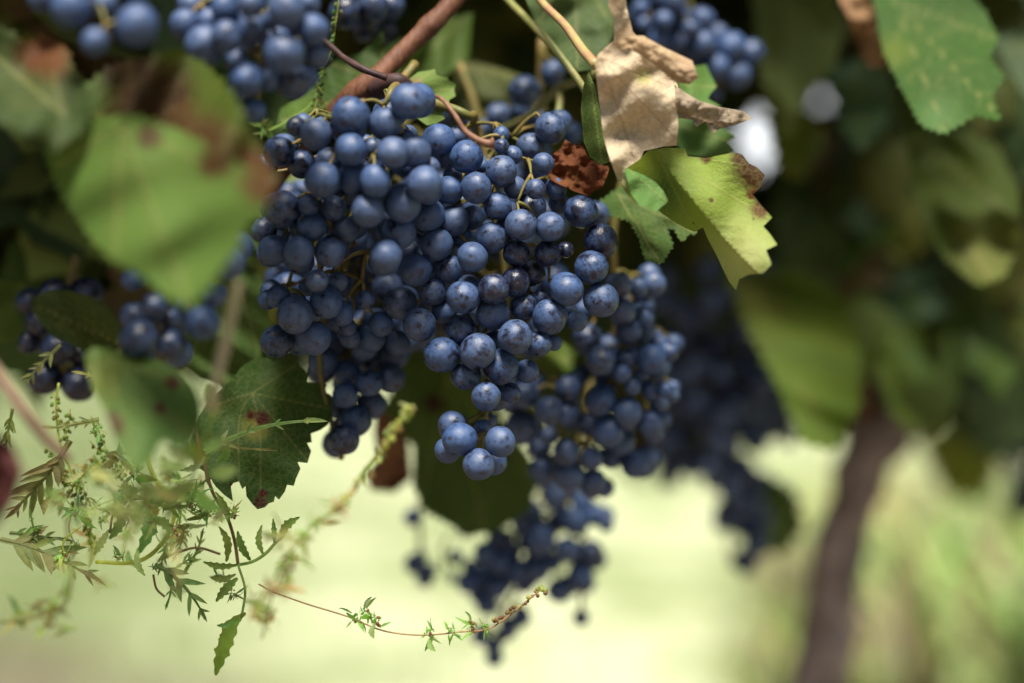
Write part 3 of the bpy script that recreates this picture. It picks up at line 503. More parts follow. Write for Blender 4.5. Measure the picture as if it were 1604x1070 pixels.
def canopy():
    r = random.Random(11); mb = MB()
    unit = [leaf_unit(r) for _ in range(8)]
    pal = [(0.06, 0.11, 0.02), (0.075, 0.13, 0.025), (0.09, 0.14, 0.025), (0.05, 0.09, 0.03), (0.11, 0.13, 0.03), (0.10, 0.07, 0.025), (0.20, 0.25, 0.045), (0.16, 0.20, 0.05), (0.07, 0.13, 0.06)]
    def put(c, size, face=None):
        vs, fs = r.choice(unit)
        down = Vector((r.uniform(-.6, .6), r.uniform(-.4, .4), -1)).normalized()       # leaf tips hang down
        nrm = (face or Vector((r.uniform(-1.6, 1.6), -1, r.uniform(-.3, 1.0)))).normalized()
        xax = (down - nrm * down.dot(nrm)).normalized(); yax = nrm.cross(xax)
        m = Matrix((xax, yax, nrm)).transposed()
        mb.add([c + m @ (Vector(v) * size) for v in vs], fs, r.choice(pal))
    def clear(c, size):
        if c.y < 0.3: return True
        px = 802 + c.x / (K * c.y); py = 535 - (c.z - CAM_Z) / (K * c.y); rp = size * .42 / (K * c.y)
        if -rp < px < 1604 + rp and -rp < py:
            if c.y < 0.74: return False
            if py + rp * 1.1 > fringe(px): return False
            for hx, hy, hr in HOLES:
                if math.hypot(px - hx, py - hy) < hr + rp: return False
        return True
    cnt = 0
    for i in range(11000):                                     # the body of the row
        y = r.uniform(0.76, 1.75); x = r.uniform(-1.6, 2.2); z = r.uniform(0.86, 1.95)
        if y < 1.12 and x > 0.40 and z < 1.75: continue      # open face of the row at the right
        if y < 1.22 and -0.65 < x < 0.42 and z < 1.32: continue   # the hollow behind the bunches       # hollow in front of the right-hand leaves
        s = r.uniform(0.06, 0.105); c = Vector((x, y, z))
        if clear(c, s): put(c, s); cnt += 1
    for i in range(3000):                                      # leaf roof over the bunches, shaped to keep sun off the hollow
        y = r.uniform(0.50, 1.25); x = r.uniform(-1.2, 1.5); z = r.uniform(1.20, 1.75) + 0.1 * y
        if x > -0.25 and y < 0.67: continue
        if x > 0.28 and y < 1.10 + r.random() * .1: continue
        s = r.uniform(0.07, 0.12); c = Vector((x, y, z))
        if clear(c, s): put(c, s, Vector((r.uniform(-.5, .5), r.uniform(-.8, .3), 1)))
    for i in range(3200):                                     # the far side of the row, seen through the hollow
        y = r.uniform(1.25, 1.7); x = r.uniform(-0.75, 0.6); z = r.uniform(0.95, 1.42); s = r.uniform(.06, .11); c = Vector((x, y, z))
        if clear(c, s): put(c, s)
    for i in range(4200):
        y = r.uniform(1.25, 1.85); x = r.uniform(0.15, 1.4); z = r.uniform(0.9, 1.55); s = r.uniform(.06, .11); c = Vector((x, y, z))
        if clear(c, s): put(c, s)
    for i in range(420):                                      # low shoots at the left end, behind the near leaf
        y = r.uniform(0.70, 0.85); x = r.uniform(-0.62, -0.10); z = r.uniform(0.98, 1.22); s = r.uniform(0.07, 0.11); c = Vector((x, y, z)); px = 802 + x / (K * y); py = 535 - (z - CAM_Z) / (K * y)
        if py + s * .4 / (K * y) < 600 - max(0, px - 250) * .3 and px < 400: put(c, s)
    for i in range(260):  # leaves out of view, added to block sun from the left bunch
        y = r.uniform(0.53, 0.66); x = r.uniform(-0.5, -0.155); z = 1.05 + .24 * y + r.uniform(.01, .2); put(Vector((x, y, z)), r.uniform(.07, .1), Vector((r.uniform(-.5, .5), r.uniform(-.8, .1), 1)))
    for i in range(150):                                      # small leaves on the open right face
        y = r.uniform(0.9, 1.2); x = y * r.uniform(.215, .40); z = r.uniform(.96, 1.3); s = r.uniform(.05, .085); c = Vector((x, y, z))
        if clear(c, s): put(c, s)
    for i in range(260):                                      # unseen shoots added left of the view to shade the left grapes
        y = r.uniform(0.58, 0.80); x = -0.36 * y - r.uniform(0.09, 0.6); z = r.uniform(1.10, 1.5); s = r.uniform(0.06, 0.11)
        put(Vector((x, y, z)), s)
    mb.build('vine_foliage', M_FILL, base=(0.3, 1.2, 1.4), label='dense shaded vine leaves filling the row behind the bunches', cat='foliage', kind='stuff')
canopy()

# ------------------------------------------------------------------ trunk, canes
def wood():
    d = 1.15
    t = empty('grapevine', P(1270, 1070, d) * 1.0, 'crooked brown vine trunk with flaking bark rising right of the bunches', 'vine')
    t.location = (P(1262, 1070, d).x, d, 0)
    b = P(1268, 1150, d)
    mb = MB(); pts = [(b.x - .05, d, -0.05), (b.x - .03, d, 0.15), (b.x - .01, d, 0.4), (b.x, d, b.z)]
    path = [Vector(p) for p in pts] + [P(x, y, dd) for x, y, dd in ((1285, 1060, d), (1300, 950, d), (1312, 870, d), (1338, 780, d), (1352, 730, d), (1380, 680, 1.16), (1400, 640, 1.17), (1405, 560, 1.2), (1392, 470, 1.24), (1385, 360, 1.28), (1400, 200, 1.3))]
    rad = [.034, .028, .024, .022, .0205, .019, .0195, .0195, .020, .024, .019, .015, .014, .013, .012]
    sp = spline([(*p, q) for p, q in zip(path, rad)], 8)
    tube(mb, [Vector(s[:3]) for s in sp], [s[3] for s in sp], 28, rough=.38, seed=4); mb.build('trunk', M_BARK, t)
    mb = MB(); ptube(mb, [(1385, 690, 1.16, 36), (1425, 665, 1.17, 22), (1470, 620, 1.2, 18), (1540, 560, 1.25, 17), (1660, 500, 1.3, 16)], 14, rough=.2, seed=6); mb.build('arm', M_BARK, t)
    mb = MB(); ptube(mb, [(760, -70, .625, 15), (715, -5, .615, 15), (690, 24, .61, 14.5), (672, 42, .607, 17.5), (655, 58, .605, 14.8), (600, 112, .598, 16.5), (585, 128, .596, 19), (560, 145, .597, 20), (520, 182, .60, 17), (470, 235, .61, 14), (420, 300, .63, 13)], 16, rough=.10, seed=2)
    root = empty('vine_cane', P(600, 112, .598), 'reddish brown woody cane crossing behind the top of the grapes', 'cane'); mb.build('cane', M_CANE, root)
    mb = MB(); ptube(mb, [(585, 140, .595, 18), (620, 128, .588, 14), (640, 133, .590, 8), (648, 140, .592, 3)], 10, rough=.15, seed=9); mb.build('spur', M_DARKCANE, root)
    mb = MB(); ptube(mb, [(470, 40, .60, 5), (505, 62, .59, 5.5), (535, 88, .582, 5), (560, 104, .576, 6), (585, 115, .574, 5), (606, 122, .575, 5.5)], 8, rough=.2, seed=3)
    mb.build('dry_twig', M_DARKCANE, base=P(535, 88, .582), label='thin dark dry twig lying across the brown cane', cat='twig')
    mb = MB(); ptube(mb, [(780, -20, .62, 6), (800, 5, .615, 6), (840, 45, .60, 6.5), (875, 85, .59, 6.5), (915, 140, .585, 6), (940, 190, .59, 5)], 8)
    mb.build('green_shoot', M_GREENSTEM, base=P(840, 45, .60), label='straight green shoot slanting down from the top edge', cat='shoot')
    mb = MB(); ptube(mb, [(975, 90, .60, 6), (935, 114, .61, 6.5), (900, 128, .62, 7), (872, 140, .63, 7), (830, 180, .645, 5), (780, 205, .66, 4)], 8); ptube(mb, [(872, 138, .63, 7), (877, 155, .625, 6.5), (874, 185, .62, 6), (868, 220, .62, 5)], 8)
    mb.build('forked_shoot', M_GREENSTEM, base=P(872, 140, .63), label='forked yellowish stem holding the shaded grapes near the dried leaf', cat='shoot')
    mb = MB(); ptube(mb, [(666, 150, .566, 2.5), (680, 150, .555, 3), (695, 158, .548, 3.5), (712, 180, .545, 4), (728, 205, .545, 4.5), (750, 220, .545, 5.5), (766, 225, .545, 7), (774, 224, .545, 10.5)], 9, rough=.08)
    mb.build('dry_tendril', stem_material('tendril', (0.17, 0.08, 0.05), (0.34, 0.18, 0.11)), base=P(728, 205, .545), label='curved dry brown tendril with a flat cut end among the grapes', cat='tendril')
    mb = MB(); ptube(mb, [(375, 440, .45, 6), (365, 480, .45, 9), (352, 540, .45, 9), (338, 600, .452, 7), (330, 640, .455, 6)], 8)
    mb.build('straw_stalk', stem_material('straw', (0.38, 0.33, 0.20), (0.5, 0.44, 0.28)), base=P(352, 540, .45), label='blurred straw coloured stalk left of the grapes near the lens', cat='stalk')
    mb = MB(); ptube(mb, [(-30, 540, .46, 8), (0, 590, .46, 9), (35, 640, .46, 10), (75, 690, .465, 9), (110, 720, .47, 6)], 8)
    mb.build('bare_stalk', stem_material('pinkstraw', (0.20, 0.12, 0.08), (0.30, 0.2, 0.13)), base=P(35, 640, .46), label='blurred pinkish brown stalk crossing the left edge', cat='stalk')
wood()

# ------------------------------------------------------------------ grapes
def grape_mesh(i):
    r = random.Random(40 + i); bm = bmesh.new(); bmesh.ops.create_uvsphere(bm, u_segments=40, v_segments=28, radius=1.0)
    o = Vector((r.random() * 50, 3, 1)); ob = r.uniform(0.96, 1.12)
    for v in bm.verts:
        c = v.co.copy(); k = 1 + 0.045 * mnoise.noise(c * 1.2 + o) + 0.006 * mnoise.noise(c * 4 + o); q = math.hypot(c.x, c.y)
        if c.z < 0: k -= 0.035 * math.exp(-(q / 0.10) ** 2)
        else: k -= 0.09 * math.exp(-(q / 0.16) ** 2)
        v.co = Vector((c.x * k, c.y * k, c.z * k * ob))
    me = bpy.data.meshes.new('grape'); bm.to_mesh(me); bm.free()
    me.polygons.foreach_set('use_smooth', [True] * len(me.polygons)); me.materials.append(M_GRAPE); return me
GM = [grape_mesh(i) for i in range(8)]
PLACED = []                                                    # (x, y, z, radius)
def place(px, py, rpx, d, tol=0.95, dmax=0.16):
    dr = P(px, py, 1.0) - Vector((0, 0, CAM_Z)); d1 = d
    arr = np.array(PLACED) if PLACED else np.zeros((0, 4))
    while d1 < d + dmax:
        c = np.array([dr.x * d1, d1, CAM_Z + dr.z * d1]); rr = rpx * K * d1
        if not len(arr) or not np.any(np.linalg.norm(arr[:, :3] - c, axis=1) < (arr[:, 3] + rr) * tol): break
        d1 += 0.0008
    else: return None
    PLACED.append((c[0], c[1], c[2], rr)); return Vector(c), rr
def bunch(label, axis, items, fill=0, seed=1, top=None, group=None, pedd=1.0, cap=100):
    """axis: (px, py, d, half depth in m) from top to tip; items: (px, py, r px, layer, bloom)"""
    r = random.Random(seed); ay = [a[1] for a in axis]
    def ax(py): return [float(np.interp(py, ay, [a[k] for a in axis])) for k in (0, 2, 3)]
    root = empty('grape_bunch', P(axis[0][0], axis[0][1], axis[0][2]), label, 'grapes', group); base = Vector(root.location)
    spots = []
    for it in sorted(items, key=lambda q: q[3] if len(q) > 3 else 0):
        px, py, rp = it[:3]; lay = it[3] if len(it) > 3 else 0; bl = it[4] if len(it) > 4 else r.choice((.60, .62, .64, .66, .57))
        axx, ad, ar = ax(py); rho = abs(px - axx) * K * ad; d = ad - ar * math.sqrt(max(0, 1 - (rho / max(ar * 1.4, .02)) ** 2)) + 0.007 * lay
        q = place(px, py, rp, d)
        if q: spots.append((*q, bl, px, py, rp))
    front = list(spots); tries = 0
    while fill > 0 and tries < 9000 and len(spots) < cap:
        tries += 1; s = r.choice(front); px = s[3] + r.uniform(-.9, .9) * s[5]; py = s[4] + r.uniform(-.9, .7) * s[5]
        q = place(px, py, s[5] * r.uniform(.8, .95), s[0].y + r.uniform(.008, .03), dmax=.03)
        if q: spots.append((*q, .6, px, py, s[5] * .9)); fill -= 1
    mb = MB(); aw = [P(a[0], a[1], a[2]) for a in axis]
    if top: aw = [P(*t) for t in top] + aw
    sp = spline([tuple(p) for p in aw], 6); n = len(sp)
    tube(mb, [Vector(p) for p in sp], [0.0021 - 0.0011 * i / n for i in range(n)], 8, rough=.15, seed=seed)
    nodes = [Vector(p) for p in sp[6 * len(top) if top else 0:]]; axv = list(nodes)
    for (c, rr, bl, px, py, rp) in sorted(spots, key=lambda q: min((p - q[0]).length for p in axv)):
        a = min(nodes, key=lambda p: (p - (c + Vector((0, 0, .006)))).length); a0 = min(axv, key=lambda p: (p - c).length)
        u = (c - a).normalized() * .5 + (c - a0).normalized() if (c - a0).length > 1e-4 else Vector((0, -1, 0))
        u = (u.normalized() + Vector((r.uniform(-.35, .35), r.uniform(-.5, .1), r.uniform(-.75, -.1)))).normalized()
        o = bpy.data.objects.new('grape', r.choice(GM)); COL.objects.link(o); o.parent = root; o.location = c - base
        q = (-u).to_track_quat('Z', 'Y') @ Matrix.Rotation(r.random() * 6.28, 4, 'Z').to_quaternion()
        o.rotation_euler = q.to_euler(); e = r.uniform(.96, 1.04); o.scale = (rr * e, rr / e, rr)
        o.color = (bl, 0, 0, 1)
        p0 = c - u * rr * .93; p1 = p0 - u * .006
        if (a - p1).length < .0025: p1 = a
        tube(mb, [Vector(v) for v in spline([tuple(p0), tuple(p0 - u * .003), tuple(p1)], 3)], [.0012, .0009, .0007] + [.0006] * 4, 6)
        if p1 is not a:
            m_ = (p1 + a) / 2 + Vector((0, 0, .001)); tube(mb, [Vector(v) for v in spline([tuple(p1), tuple(m_), tuple(a)], 3)], [.0006, .0006, .0007, .0008, .0009, .001, .001], 6)
        nodes.append(p1)
    mb.build('stalk', M_STALK, root)
    return root, spots
D = .47
a2 = lambda l: [(380 + q[0] / 3.5675, 100 + q[1] / 3.5675, q[2] / 3.5675) + tuple(q[3:]) for q in l]
a3 = lambda l: [(620 + q[0] / 3.5675, 100 + q[1] / 3.5675, q[2] / 3.5675) + tuple(q[3:]) for q in l]
a4 = lambda l: [(380 + q[0] / 2.675, 380 + q[1] / 2.675, q[2] / 2.675) + tuple(q[3:]) for q in l]
a5 = lambda l: [(680 + q[0] / 2.675, 380 + q[1] / 2.675, q[2] / 2.675) + tuple(q[3:]) for q in l]
a6 = lambda l: [(600 + q[0] / 2.892, 700 + q[1] / 2.892, q[2] / 2.892) + tuple(q[3:]) for q in l]
a7 = lambda l: [(860 + q[0] / 2.2292, q[1] / 2.2292, q[2] / 2.2292) + tuple(q[3:]) for q in l]
a1 = lambda l: [(40 + q[0] / 3.208, q[1] / 3.208, q[2] / 3.208) + tuple(q[3:]) for q in l]
aL = lambda l: [(150 + q[0] / 4.117, 360 + q[1] / 4.117, q[2] / 4.117) + tuple(q[3:]) for q in l]
aD = lambda l: [(q[0] / 4.115, 400 + q[1] / 4.115, q[2] / 4.115) + tuple(q[3:]) for q in l]

A_ITEMS = a2([(930, 210, 106), (605, 292, 109), (795, 335, 93), (408, 395, 90), (608, 480, 90), (838, 497, 89), (960, 490, 93), (1015, 670, 98), (742, 655, 91), (890, 780, 105), (447, 650, 101), (700, 820, 94), (875, 945, 93), (630, 640, 94, 1), (300, 350, 55, 0, .5), (205, 490, 89, 1, .52),
    (905, 425, 62, 2), (1050, 578, 56, 1), (370, 790, 58, 1), (510, 810, 72, 2), (390, 915, 80, 1), (225, 815, 102, 1, .53), (580, 925, 72, 2), (175, 1040, 86, 1), (315, 1050, 86), (490, 1055, 87, 1), (800, 1075, 92), (330, 560, 80, 3, .5), (480, 540, 72, 3, .55), (130, 570, 70, 3, .5), (730, 470, 60, 3), (120, 930, 72, 2, .52)]) + \
    a4([(312, 160, 47), (400, 165, 42, 2), (350, 250, 67, 1), (222, 303, 78), (150, 225, 50, 1), (145, 415, 71, 1, .5), (298, 400, 73), (415, 298, 53, 2), (440, 355, 38, 3), (450, 400, 42, 3), (535, 395, 60, 3), (580, 340, 52, 3), (515, 240, 42, 3)])
A_TAIL = a4([(440, 355, 38, 2), (450, 400, 42, 2), (600, 380, 56, 1), (380, 420, 56, 2), (560, 330, 56, 2), (650, 420, 52, 2), (510, 440, 56, 1),
    (425, 825, 66, 1, .5), (470, 745, 69, 1, .54), (540, 680, 61, 2), (430, 640, 56, 2), (530, 590, 57, 2), (620, 570, 61, 3), (340, 500, 61, 3), (635, 470, 60, 3), (440, 550, 60, 3), (330, 545, 52, 3), (560, 500, 60, 3), (480, 480, 52, 3), (390, 690, 46, 3), (590, 440, 60, 3), (400, 460, 60, 3)])
B_ITEMS = a2([(1095, 435, 99), (1250, 520, 93), (1155, 705, 81, 1), (1175, 630, 56, 2), (1305, 695, 89), (1040, 845, 91), (1180, 875, 86), (1085, 1010, 91), (1230, 975, 62, 1), (1285, 1080, 86)]) + \
    a3([(345, 405, 62, 2), (590, 600, 89, 0, .56), (655, 510, 52, 1), (590, 395, 46, 1), (590, 460, 43, 0, .5), (755, 465, 82, 1), (865, 360, 89, 0, .55), (825, 555, 60), (665, 690, 64, 1), (780, 700, 58, 0, .52), (760, 800, 82, 2, .5), (570, 795, 80, 0, .56), (700, 900, 89, 0, .57), (860, 910, 81, 0, .58), (535, 970, 88, 0, .58),
    (1035, 825, 94, 1, .49), (895, 700, 62, 2), (910, 780, 60, 3), (1145, 990, 98, 1, .45), (675, 1060, 76, 1, .43), (850, 1060, 76, 1, .43), (430, 860, 70, 3), (480, 570, 42, 2), (950, 1040, 46, 1, .4)]) + \
    a4([(730, 115, 68), (795, 205, 61, 1, .56), (925, 228, 71, 0, .58), (865, 110, 60, 1), (660, 255, 69, 1, .57), (740, 345, 71), (845, 290, 50, 2), (835, 470, 77, 0, .56), (985, 455, 77, 0, .55), (920, 370, 63, 1, .53), (935, 560, 62, 1, .55), (1020, 645, 62, 0, .57), (910, 825, 72), (860, 870, 56, 1), (990, 930, 67), (1080, 835, 65), (1005, 775, 36, 2)]) + \
    a5([(250, 195, 66, 0, .45), (340, 165, 63, 1, .43), (410, 130, 56, 2, .45), (245, 300, 69, 1), (375, 270, 56, 1, .53), (450, 235, 42, 2, .48), (555, 195, 70, 0, .58), (660, 105, 72, 0, .52), (700, 240, 74, 0, .56), (485, 310, 76, 0, .55), (340, 395, 73, 0, .56), (440, 425, 53, 1, .55), (500, 420, 36, 2), (280, 520, 76, 0, .57), (390, 540, 49, 1), (320, 630, 42, 2), (600, 330, 45, 3), (560, 280, 40, 3)])
C_ITEMS = a5([(775, 180, 56, 0, .55), (855, 190, 42), (920, 175, 53), (790, 290, 56), (815, 370, 56, 0, .56), (870, 310, 52), (880, 375, 50, 1), (700, 495, 65, 0, .55), (640, 400, 60, 2, .5), (910, 490, 63), (980, 460, 44), (810, 490, 41, 1), (790, 550, 39), (870, 555, 31), (830, 605, 36), (970, 620, 36), (910, 620, 41, 1), (940, 670, 42, 1), (905, 755, 56), (810, 710, 61), (730, 790, 67), (700, 660, 66, 1), (560, 615, 56, 2), (375, 640, 60, 1, .55), (480, 705, 61, 0, .58), (555, 720, 52, 1), (370, 775, 72, 1, .55),
    (555, 880, 56), (660, 905, 49), (445, 950, 50, 1), (565, 975, 66), (670, 1000, 50), (780, 830, 61, 2), (840, 930, 60, 2), (620, 280, 42, 2), (480, 810, 42, 2), (650, 760, 52, 3), (600, 560, 50, 3), (720, 600, 50, 3), (440, 860, 50, 3), (740, 900, 50, 3)])
D_ITEMS = a6([(785, 230, 65), (650, 190, 46, 1, .5), (680, 290, 42, 1), (640, 340, 60, 1), (870, 335, 68), (715, 425, 69), (835, 465, 60), (895, 580, 60), (800, 650, 60), (945, 480, 55, 1, .5), (1010, 350, 36), (960, 310, 50, 1), (520, 420, 50, 1, .5), (460, 480, 50), (530, 520, 55), (620, 560, 56), (700, 560, 56), (390, 610, 50), (450, 590, 50, 1), (520, 640, 50), (470, 710, 50), (400, 545, 40, 1), (760, 520, 50, 1), (900, 250, 50, 2), (790, 340, 50, 2), (580, 480, 50, 2),
    (630, 770, 42), (570, 830, 40), (440, 860, 42), (500, 900, 42), (505, 955, 42), (640, 620, 45, 2), (560, 590, 45, 2)])
bunch('sharp dusty blue bunch with a loose trio of grapes at its tip', [(745, 190, .605, .03), (770, 300, .612, .05), (790, 420, .617, .055), (790, 520, .607, .045), (765, 620, .592, .028), (748, 740, .585, .026)], B_ITEMS, 45, 2, top=[(600, 150, .60), (690, 165, .585), (735, 182, .582)])
bunch('large grape bunch with a dark tail and big frosty shoulder grapes under the brown cane', [(610, 150, .565, .03), (590, 250, .580, .05), (540, 400, .592, .05), (500, 560, .600, .035), (535, 720, .605, .02)], A_ITEMS, 55, 1, top=[(650, 100, .60), (625, 132, .59)])
bunch('grape bunch with reddish stems right behind the sharp one', [(960, 370, .640, .02), (965, 500, .655, .03), (950, 620, .665, .04), (885, 790, .69, .03)], C_ITEMS, 60, 3, top=[(980, 260, .64)])
bunch('blurred grape tail hanging lowest against the bright grass', [(900, 740, .765, .03), (850, 860, .785, .05), (790, 960, .79, .03), (775, 1040, .792, .02)], D_ITEMS, 40, 4, top=[(930, 600, .77)])
bunch('dark tail of grapes in deep shade under the frosty shoulder grapes', [(590, 300, .635, .03), (550, 480, .630, .045), (545, 600, .622, .035), (535, 720, .615, .02)], A_TAIL + [(RNG.uniform(440, 650), RNG.uniform(290, 520), 24, 3, .55) for _ in range(40)], 45, 21, top=[(640, 180, .66)])
bunch('shaded grapes glimpsed through gaps behind the sharp dusty blue bunch', [(750, 200, .675, .03), (750, 380, .68, .045), (730, 560, .67, .03)], [(RNG.uniform(600, 870), RNG.uniform(220, 540), 24, RNG.choice((0, 1, 2)), .56) for _ in range(90)], 0, 22, top=[(720, 100, .68)])
bunch('few shaded grapes in the dark gap left of the dried leaf', [(850, 60, .68, .02), (840, 230, .69, .03)], a3([(720, 155, 90, 0, .5), (875, 50, 70, 1, .55), (575, 290, 72, 1), (790, 320, 60, 2), (980, 390, 60, 1), (700, 250, 60, 3), (300, 300, 50, 2), (200, 170, 45, 3), (430, 320, 50, 3), (480, 360, 50, 2)]), 0, 5)
bunch('slightly blurred small bunch hanging from the top edge behind the dried leaf', [(1060, -60, .74, .02), (1090, 40, .74, .035), (1130, 140, .745, .02)], a7([(435, 5, 46), (400, 75, 36), (385, 140, 43), (450, 145, 43), (495, 100, 33, 0, .52), (535, 70, 46, 0, .55), (540, 155, 46), (500, 195, 36, 1), (580, 235, 49), (635, 165, 53), (705, 185, 46), (655, 262, 51), (580, 330, 26, 1), (590, 120, 36, 1), (320, 30, 31), (300, 55, 27), (330, 85, 26), (460, 60, 40, 2), (590, 180, 40, 2), (350, 40, 36, 2), (380, -10, 40)]), 8, 6)
bunch('big blurred bunch at the upper left close to the lens', [(330, -80, .50, .02), (380, 0, .520, .035), (410, 90, .520, .03), (400, 170, .520, .02)], a1([(1310, 50, 96), (1235, 100, 46), (1445, 150, 81), (1470, 280, 61), (1300, 270, 101), (1340, 405, 95, 1, .48), (1410, 390, 60, 1), (1110, 400, 86), (1215, 400, 60), (1145, 555, 62), (1040, 490, 56, 1), (1060, 300, 62, 2), (1130, 20, 72), (1140, 150, 82), (1010, 185, 82), (900, 230, 100), (920, 110, 66, 1), (800, 120, 76), (830, 30, 70, 1), (1000, 40, 70, 2), (1220, 190, 60, 2), (1420, 20, 60, 2)]), 10, 7)
bunch('two or three very blurred grapes above the mottled near leaf', [(160, -60, .48, .015), (170, 70, .482, .02)], a1([(230, 40, 100), (560, 130, 108), (350, 210, 70), (400, 20, 70, 2), (560, -60, 80, 1), (90, -20, 80, 2)]), 0, 8)
bunch('blurred dark bunch under the tip of the big soft leaf', [(250, 380, .515, .02), (260, 470, .515, .025), (260, 560, .515, .02)], aL([(835, 205, 121), (760, 430, 76, 1), (690, 600, 111), (690, 390, 62, 1), (380, 500, 92, 1, .48), (240, 320, 72, 2), (280, 710, 126, 0, .5), (480, 740, 102, 1, .45), (480, 580, 82, 2, .5), (250, 560, 92, 2, .5), (560, 480, 80, 2)]), 8, 9)
bunch('black shaded bunch at the left edge above the ragweed', [(120, 400, .66, .03), (100, 500, .66, .035), (100, 600, .655, .02)], aD([(290, 790, 110, 0, .42), (510, 830, 115, 0, .42), (190, 560, 75, 1, .42), (530, 640, 102, 1, .42), (260, 430, 92, 1, .42), (370, 600, 112, 0, .42), (200, 300, 92, 1, .42), (400, 420, 112, 1, .42), (600, 480, 102, 1, .42), (350, 250, 102, 1, .42), (550, 250, 112, 1, .42)]), 0, 10)
bunch('dark grapes hanging in shade at the top edge left of the brown cane', [(570, -60, .66, .02), (580, 40, .66, .02)], [(540, 20, 26, 0, .45), (585, 10, 26, 0, .5), (570, 40, 24, 1, .45), (600, 45, 22, 1, .45), (550, -15, 26, 0, .5), (612, 8, 22, 0, .52), (590, -25, 24, 1), (560, 10, 25, 2)], 4, 11)
_r = random.Random(77)
far = []
for i in range(100):
    t = _r.random(); cx = 1110 + 60 * t; cy = 440 + 430 * t; wd = 85 * (1 - .72 * t)
    far.append((cx + _r.uniform(-wd, wd), cy + _r.uniform(-25, 25), _r.uniform(15, 20), _r.choice((0, 1, 2)), .54))
bunch('long blurred dark bunch hanging in the black hollow left of the trunk', [(1110, 400, .98, .03), (1110, 560, .98, .05), (1135, 720, .98, .04), (1145, 890, .98, .02)], far, 0, 12, top=[(1120, 300, .98)])
far = [(1180 + _r.uniform(-45, 55), 620 + _r.uniform(-110, 70), _r.uniform(14, 18), _r.choice((0, 1, 2)), .54) for i in range(50)]
bunch('far blurred bunch beside the big bright green leaf', [(1190, 480, 1.06, .03), (1190, 600, 1.06, .04), (1195, 720, 1.06, .02)], far, 0, 13)
far = [(1080 + _r.uniform(-45, 50), 640 + _r.uniform(-110, 110), _r.uniform(15, 18), _r.choice((0, 1, 2)), .54) for i in range(60)]
bunch('far shaded bunch just right of the reddish stemmed bunch', [(1085, 500, 1.0, .03), (1080, 620, 1.0, .04), (1085, 760, 1.0, .02)], far, 0, 23)
bunch('dark far bunch cut off by the right edge', [(1610, 640, 1.25, .03), (1605, 720, 1.25, .03), (1600, 830, 1.25, .02)], [(1600 + _r.uniform(-14, 40), 730 + _r.uniform(-70, 70), 14, _r.choice((0, 1, 2)), .5) for i in range(26)], 0, 14)
bunch('tiny stray grapes left of the lowest blurred tail', [(660, 780, .80, .015), (660, 900, .80, .015)], a6([(135, 320, 43), (140, 530, 46), (190, 595, 43), (330, 500, 36), (170, 500, 32, 1), (375, 385, 30), (315, 590, 26), (210, 560, 34, 1)]), 0, 15, top=[(700, 700, .80)])
mb0 = P(910, 968, .73)
_rt, _ = bunch('single small grape hanging alone in front of the bright grass', [(912, 900, .765, .01), (910, 960, .765, .005)], [(910, 968, 13, 0, .55)], 0, 16, top=[(905, 850, .765)])

# ------------------------------------------------------------------ ragweed
WG = (0.15, 0.21, 0.085); WD = (0.055, 0.085, 0.02); WP = (0.14, 0.11, 0.065); WY = (0.22, 0.25, 0.07); WS = (0.13, 0.20, 0.08); WB = (0.15, 0.14, 0.06)
def weed_leaf(root, pts, d, length_ratio=.38, pairs=6, col=WG, width=.09, seed=1, tilt=.5, dd=0.0):
    """lobed leaf along a midrib (photo pixels, base to tip) with pairs of pointed lobes"""
    r = random.Random(seed); mb = MB(); sp = spline([(x, y) for x, y in pts], 8); n = len(sp)
    mid = [P(p[0], p[1], d + dd * i / n) for i, p in enumerate(sp)]; L = sum((mid[i + 1] - mid[i]).length for i in range(n - 1))
    def lobe(a, b, wv, side):
        ax_ = b - a; s = ax_.cross(side).normalized() * wv; up = side * ax_.length * .06; bend = side * ax_.length * r.uniform(-.18, .05) + s * r.uniform(-.8, .8)
        m1 = a + ax_ * .35; m2 = a + ax_ * .70 + bend * .4; b = b + bend
        mb.add([a - s * .7, a + s * .7, m1 + s + up, m2 + s * .75 + up, b, m2 - s * .75 + up, m1 - s * r.uniform(.9, 1.5) + up, m1, m2], [(0, 1, 2, 7), (0, 7, 6), (7, 2, 3, 8), (6, 7, 8, 5), (8, 3, 4), (5, 8, 4)], [c * r.uniform(.85, 1.15) for c in col])
    view = Vector((r.uniform(-tilt, tilt), -1, r.uniform(0, tilt))).normalized()
    tube(mb, mid, [L * width * .16 * (1 - .8 * i / n) + 1e-4 for i in range(n)], 5, [c * .9 for c in col])
    for i in range(n - 1):
        if i < n - 2:                                         # winged midrib
            s = (mid[i + 1] - mid[i]).cross(view).normalized() * L * width * .55 * (1 - .75 * i / n); mb.add([mid[i] - s, mid[i] + s, mid[i + 1] + s, mid[i + 1] - s], [(0, 1, 2, 3)], col)
    for k in range(pairs):
        t = .22 + .66 * k / max(1, pairs - 1); i = min(n - 2, int(t * (n - 1))); T = (mid[i + 1] - mid[i]).normalized(); s = T.cross(view).normalized()
        ln = L * length_ratio * math.sin(math.pi * (.30 + .62 * t)) * r.uniform(.75, 1.2)
        for sd_ in (1, -1):
            a = mid[i]; b = a + (T * r.uniform(.7, 1.1) + s * sd_ * r.uniform(.5, .8)).normalized() * ln * r.uniform(.7, 1.15) + view * ln * r.uniform(-.25, .3); lobe(a, b, ln * .11, view)
    lobe(mid[-5], mid[-1] + (mid[-1] - mid[-2]).normalized() * L * .06, L * width * .42, view)
    mb.build('leaf', M_WEED, root)
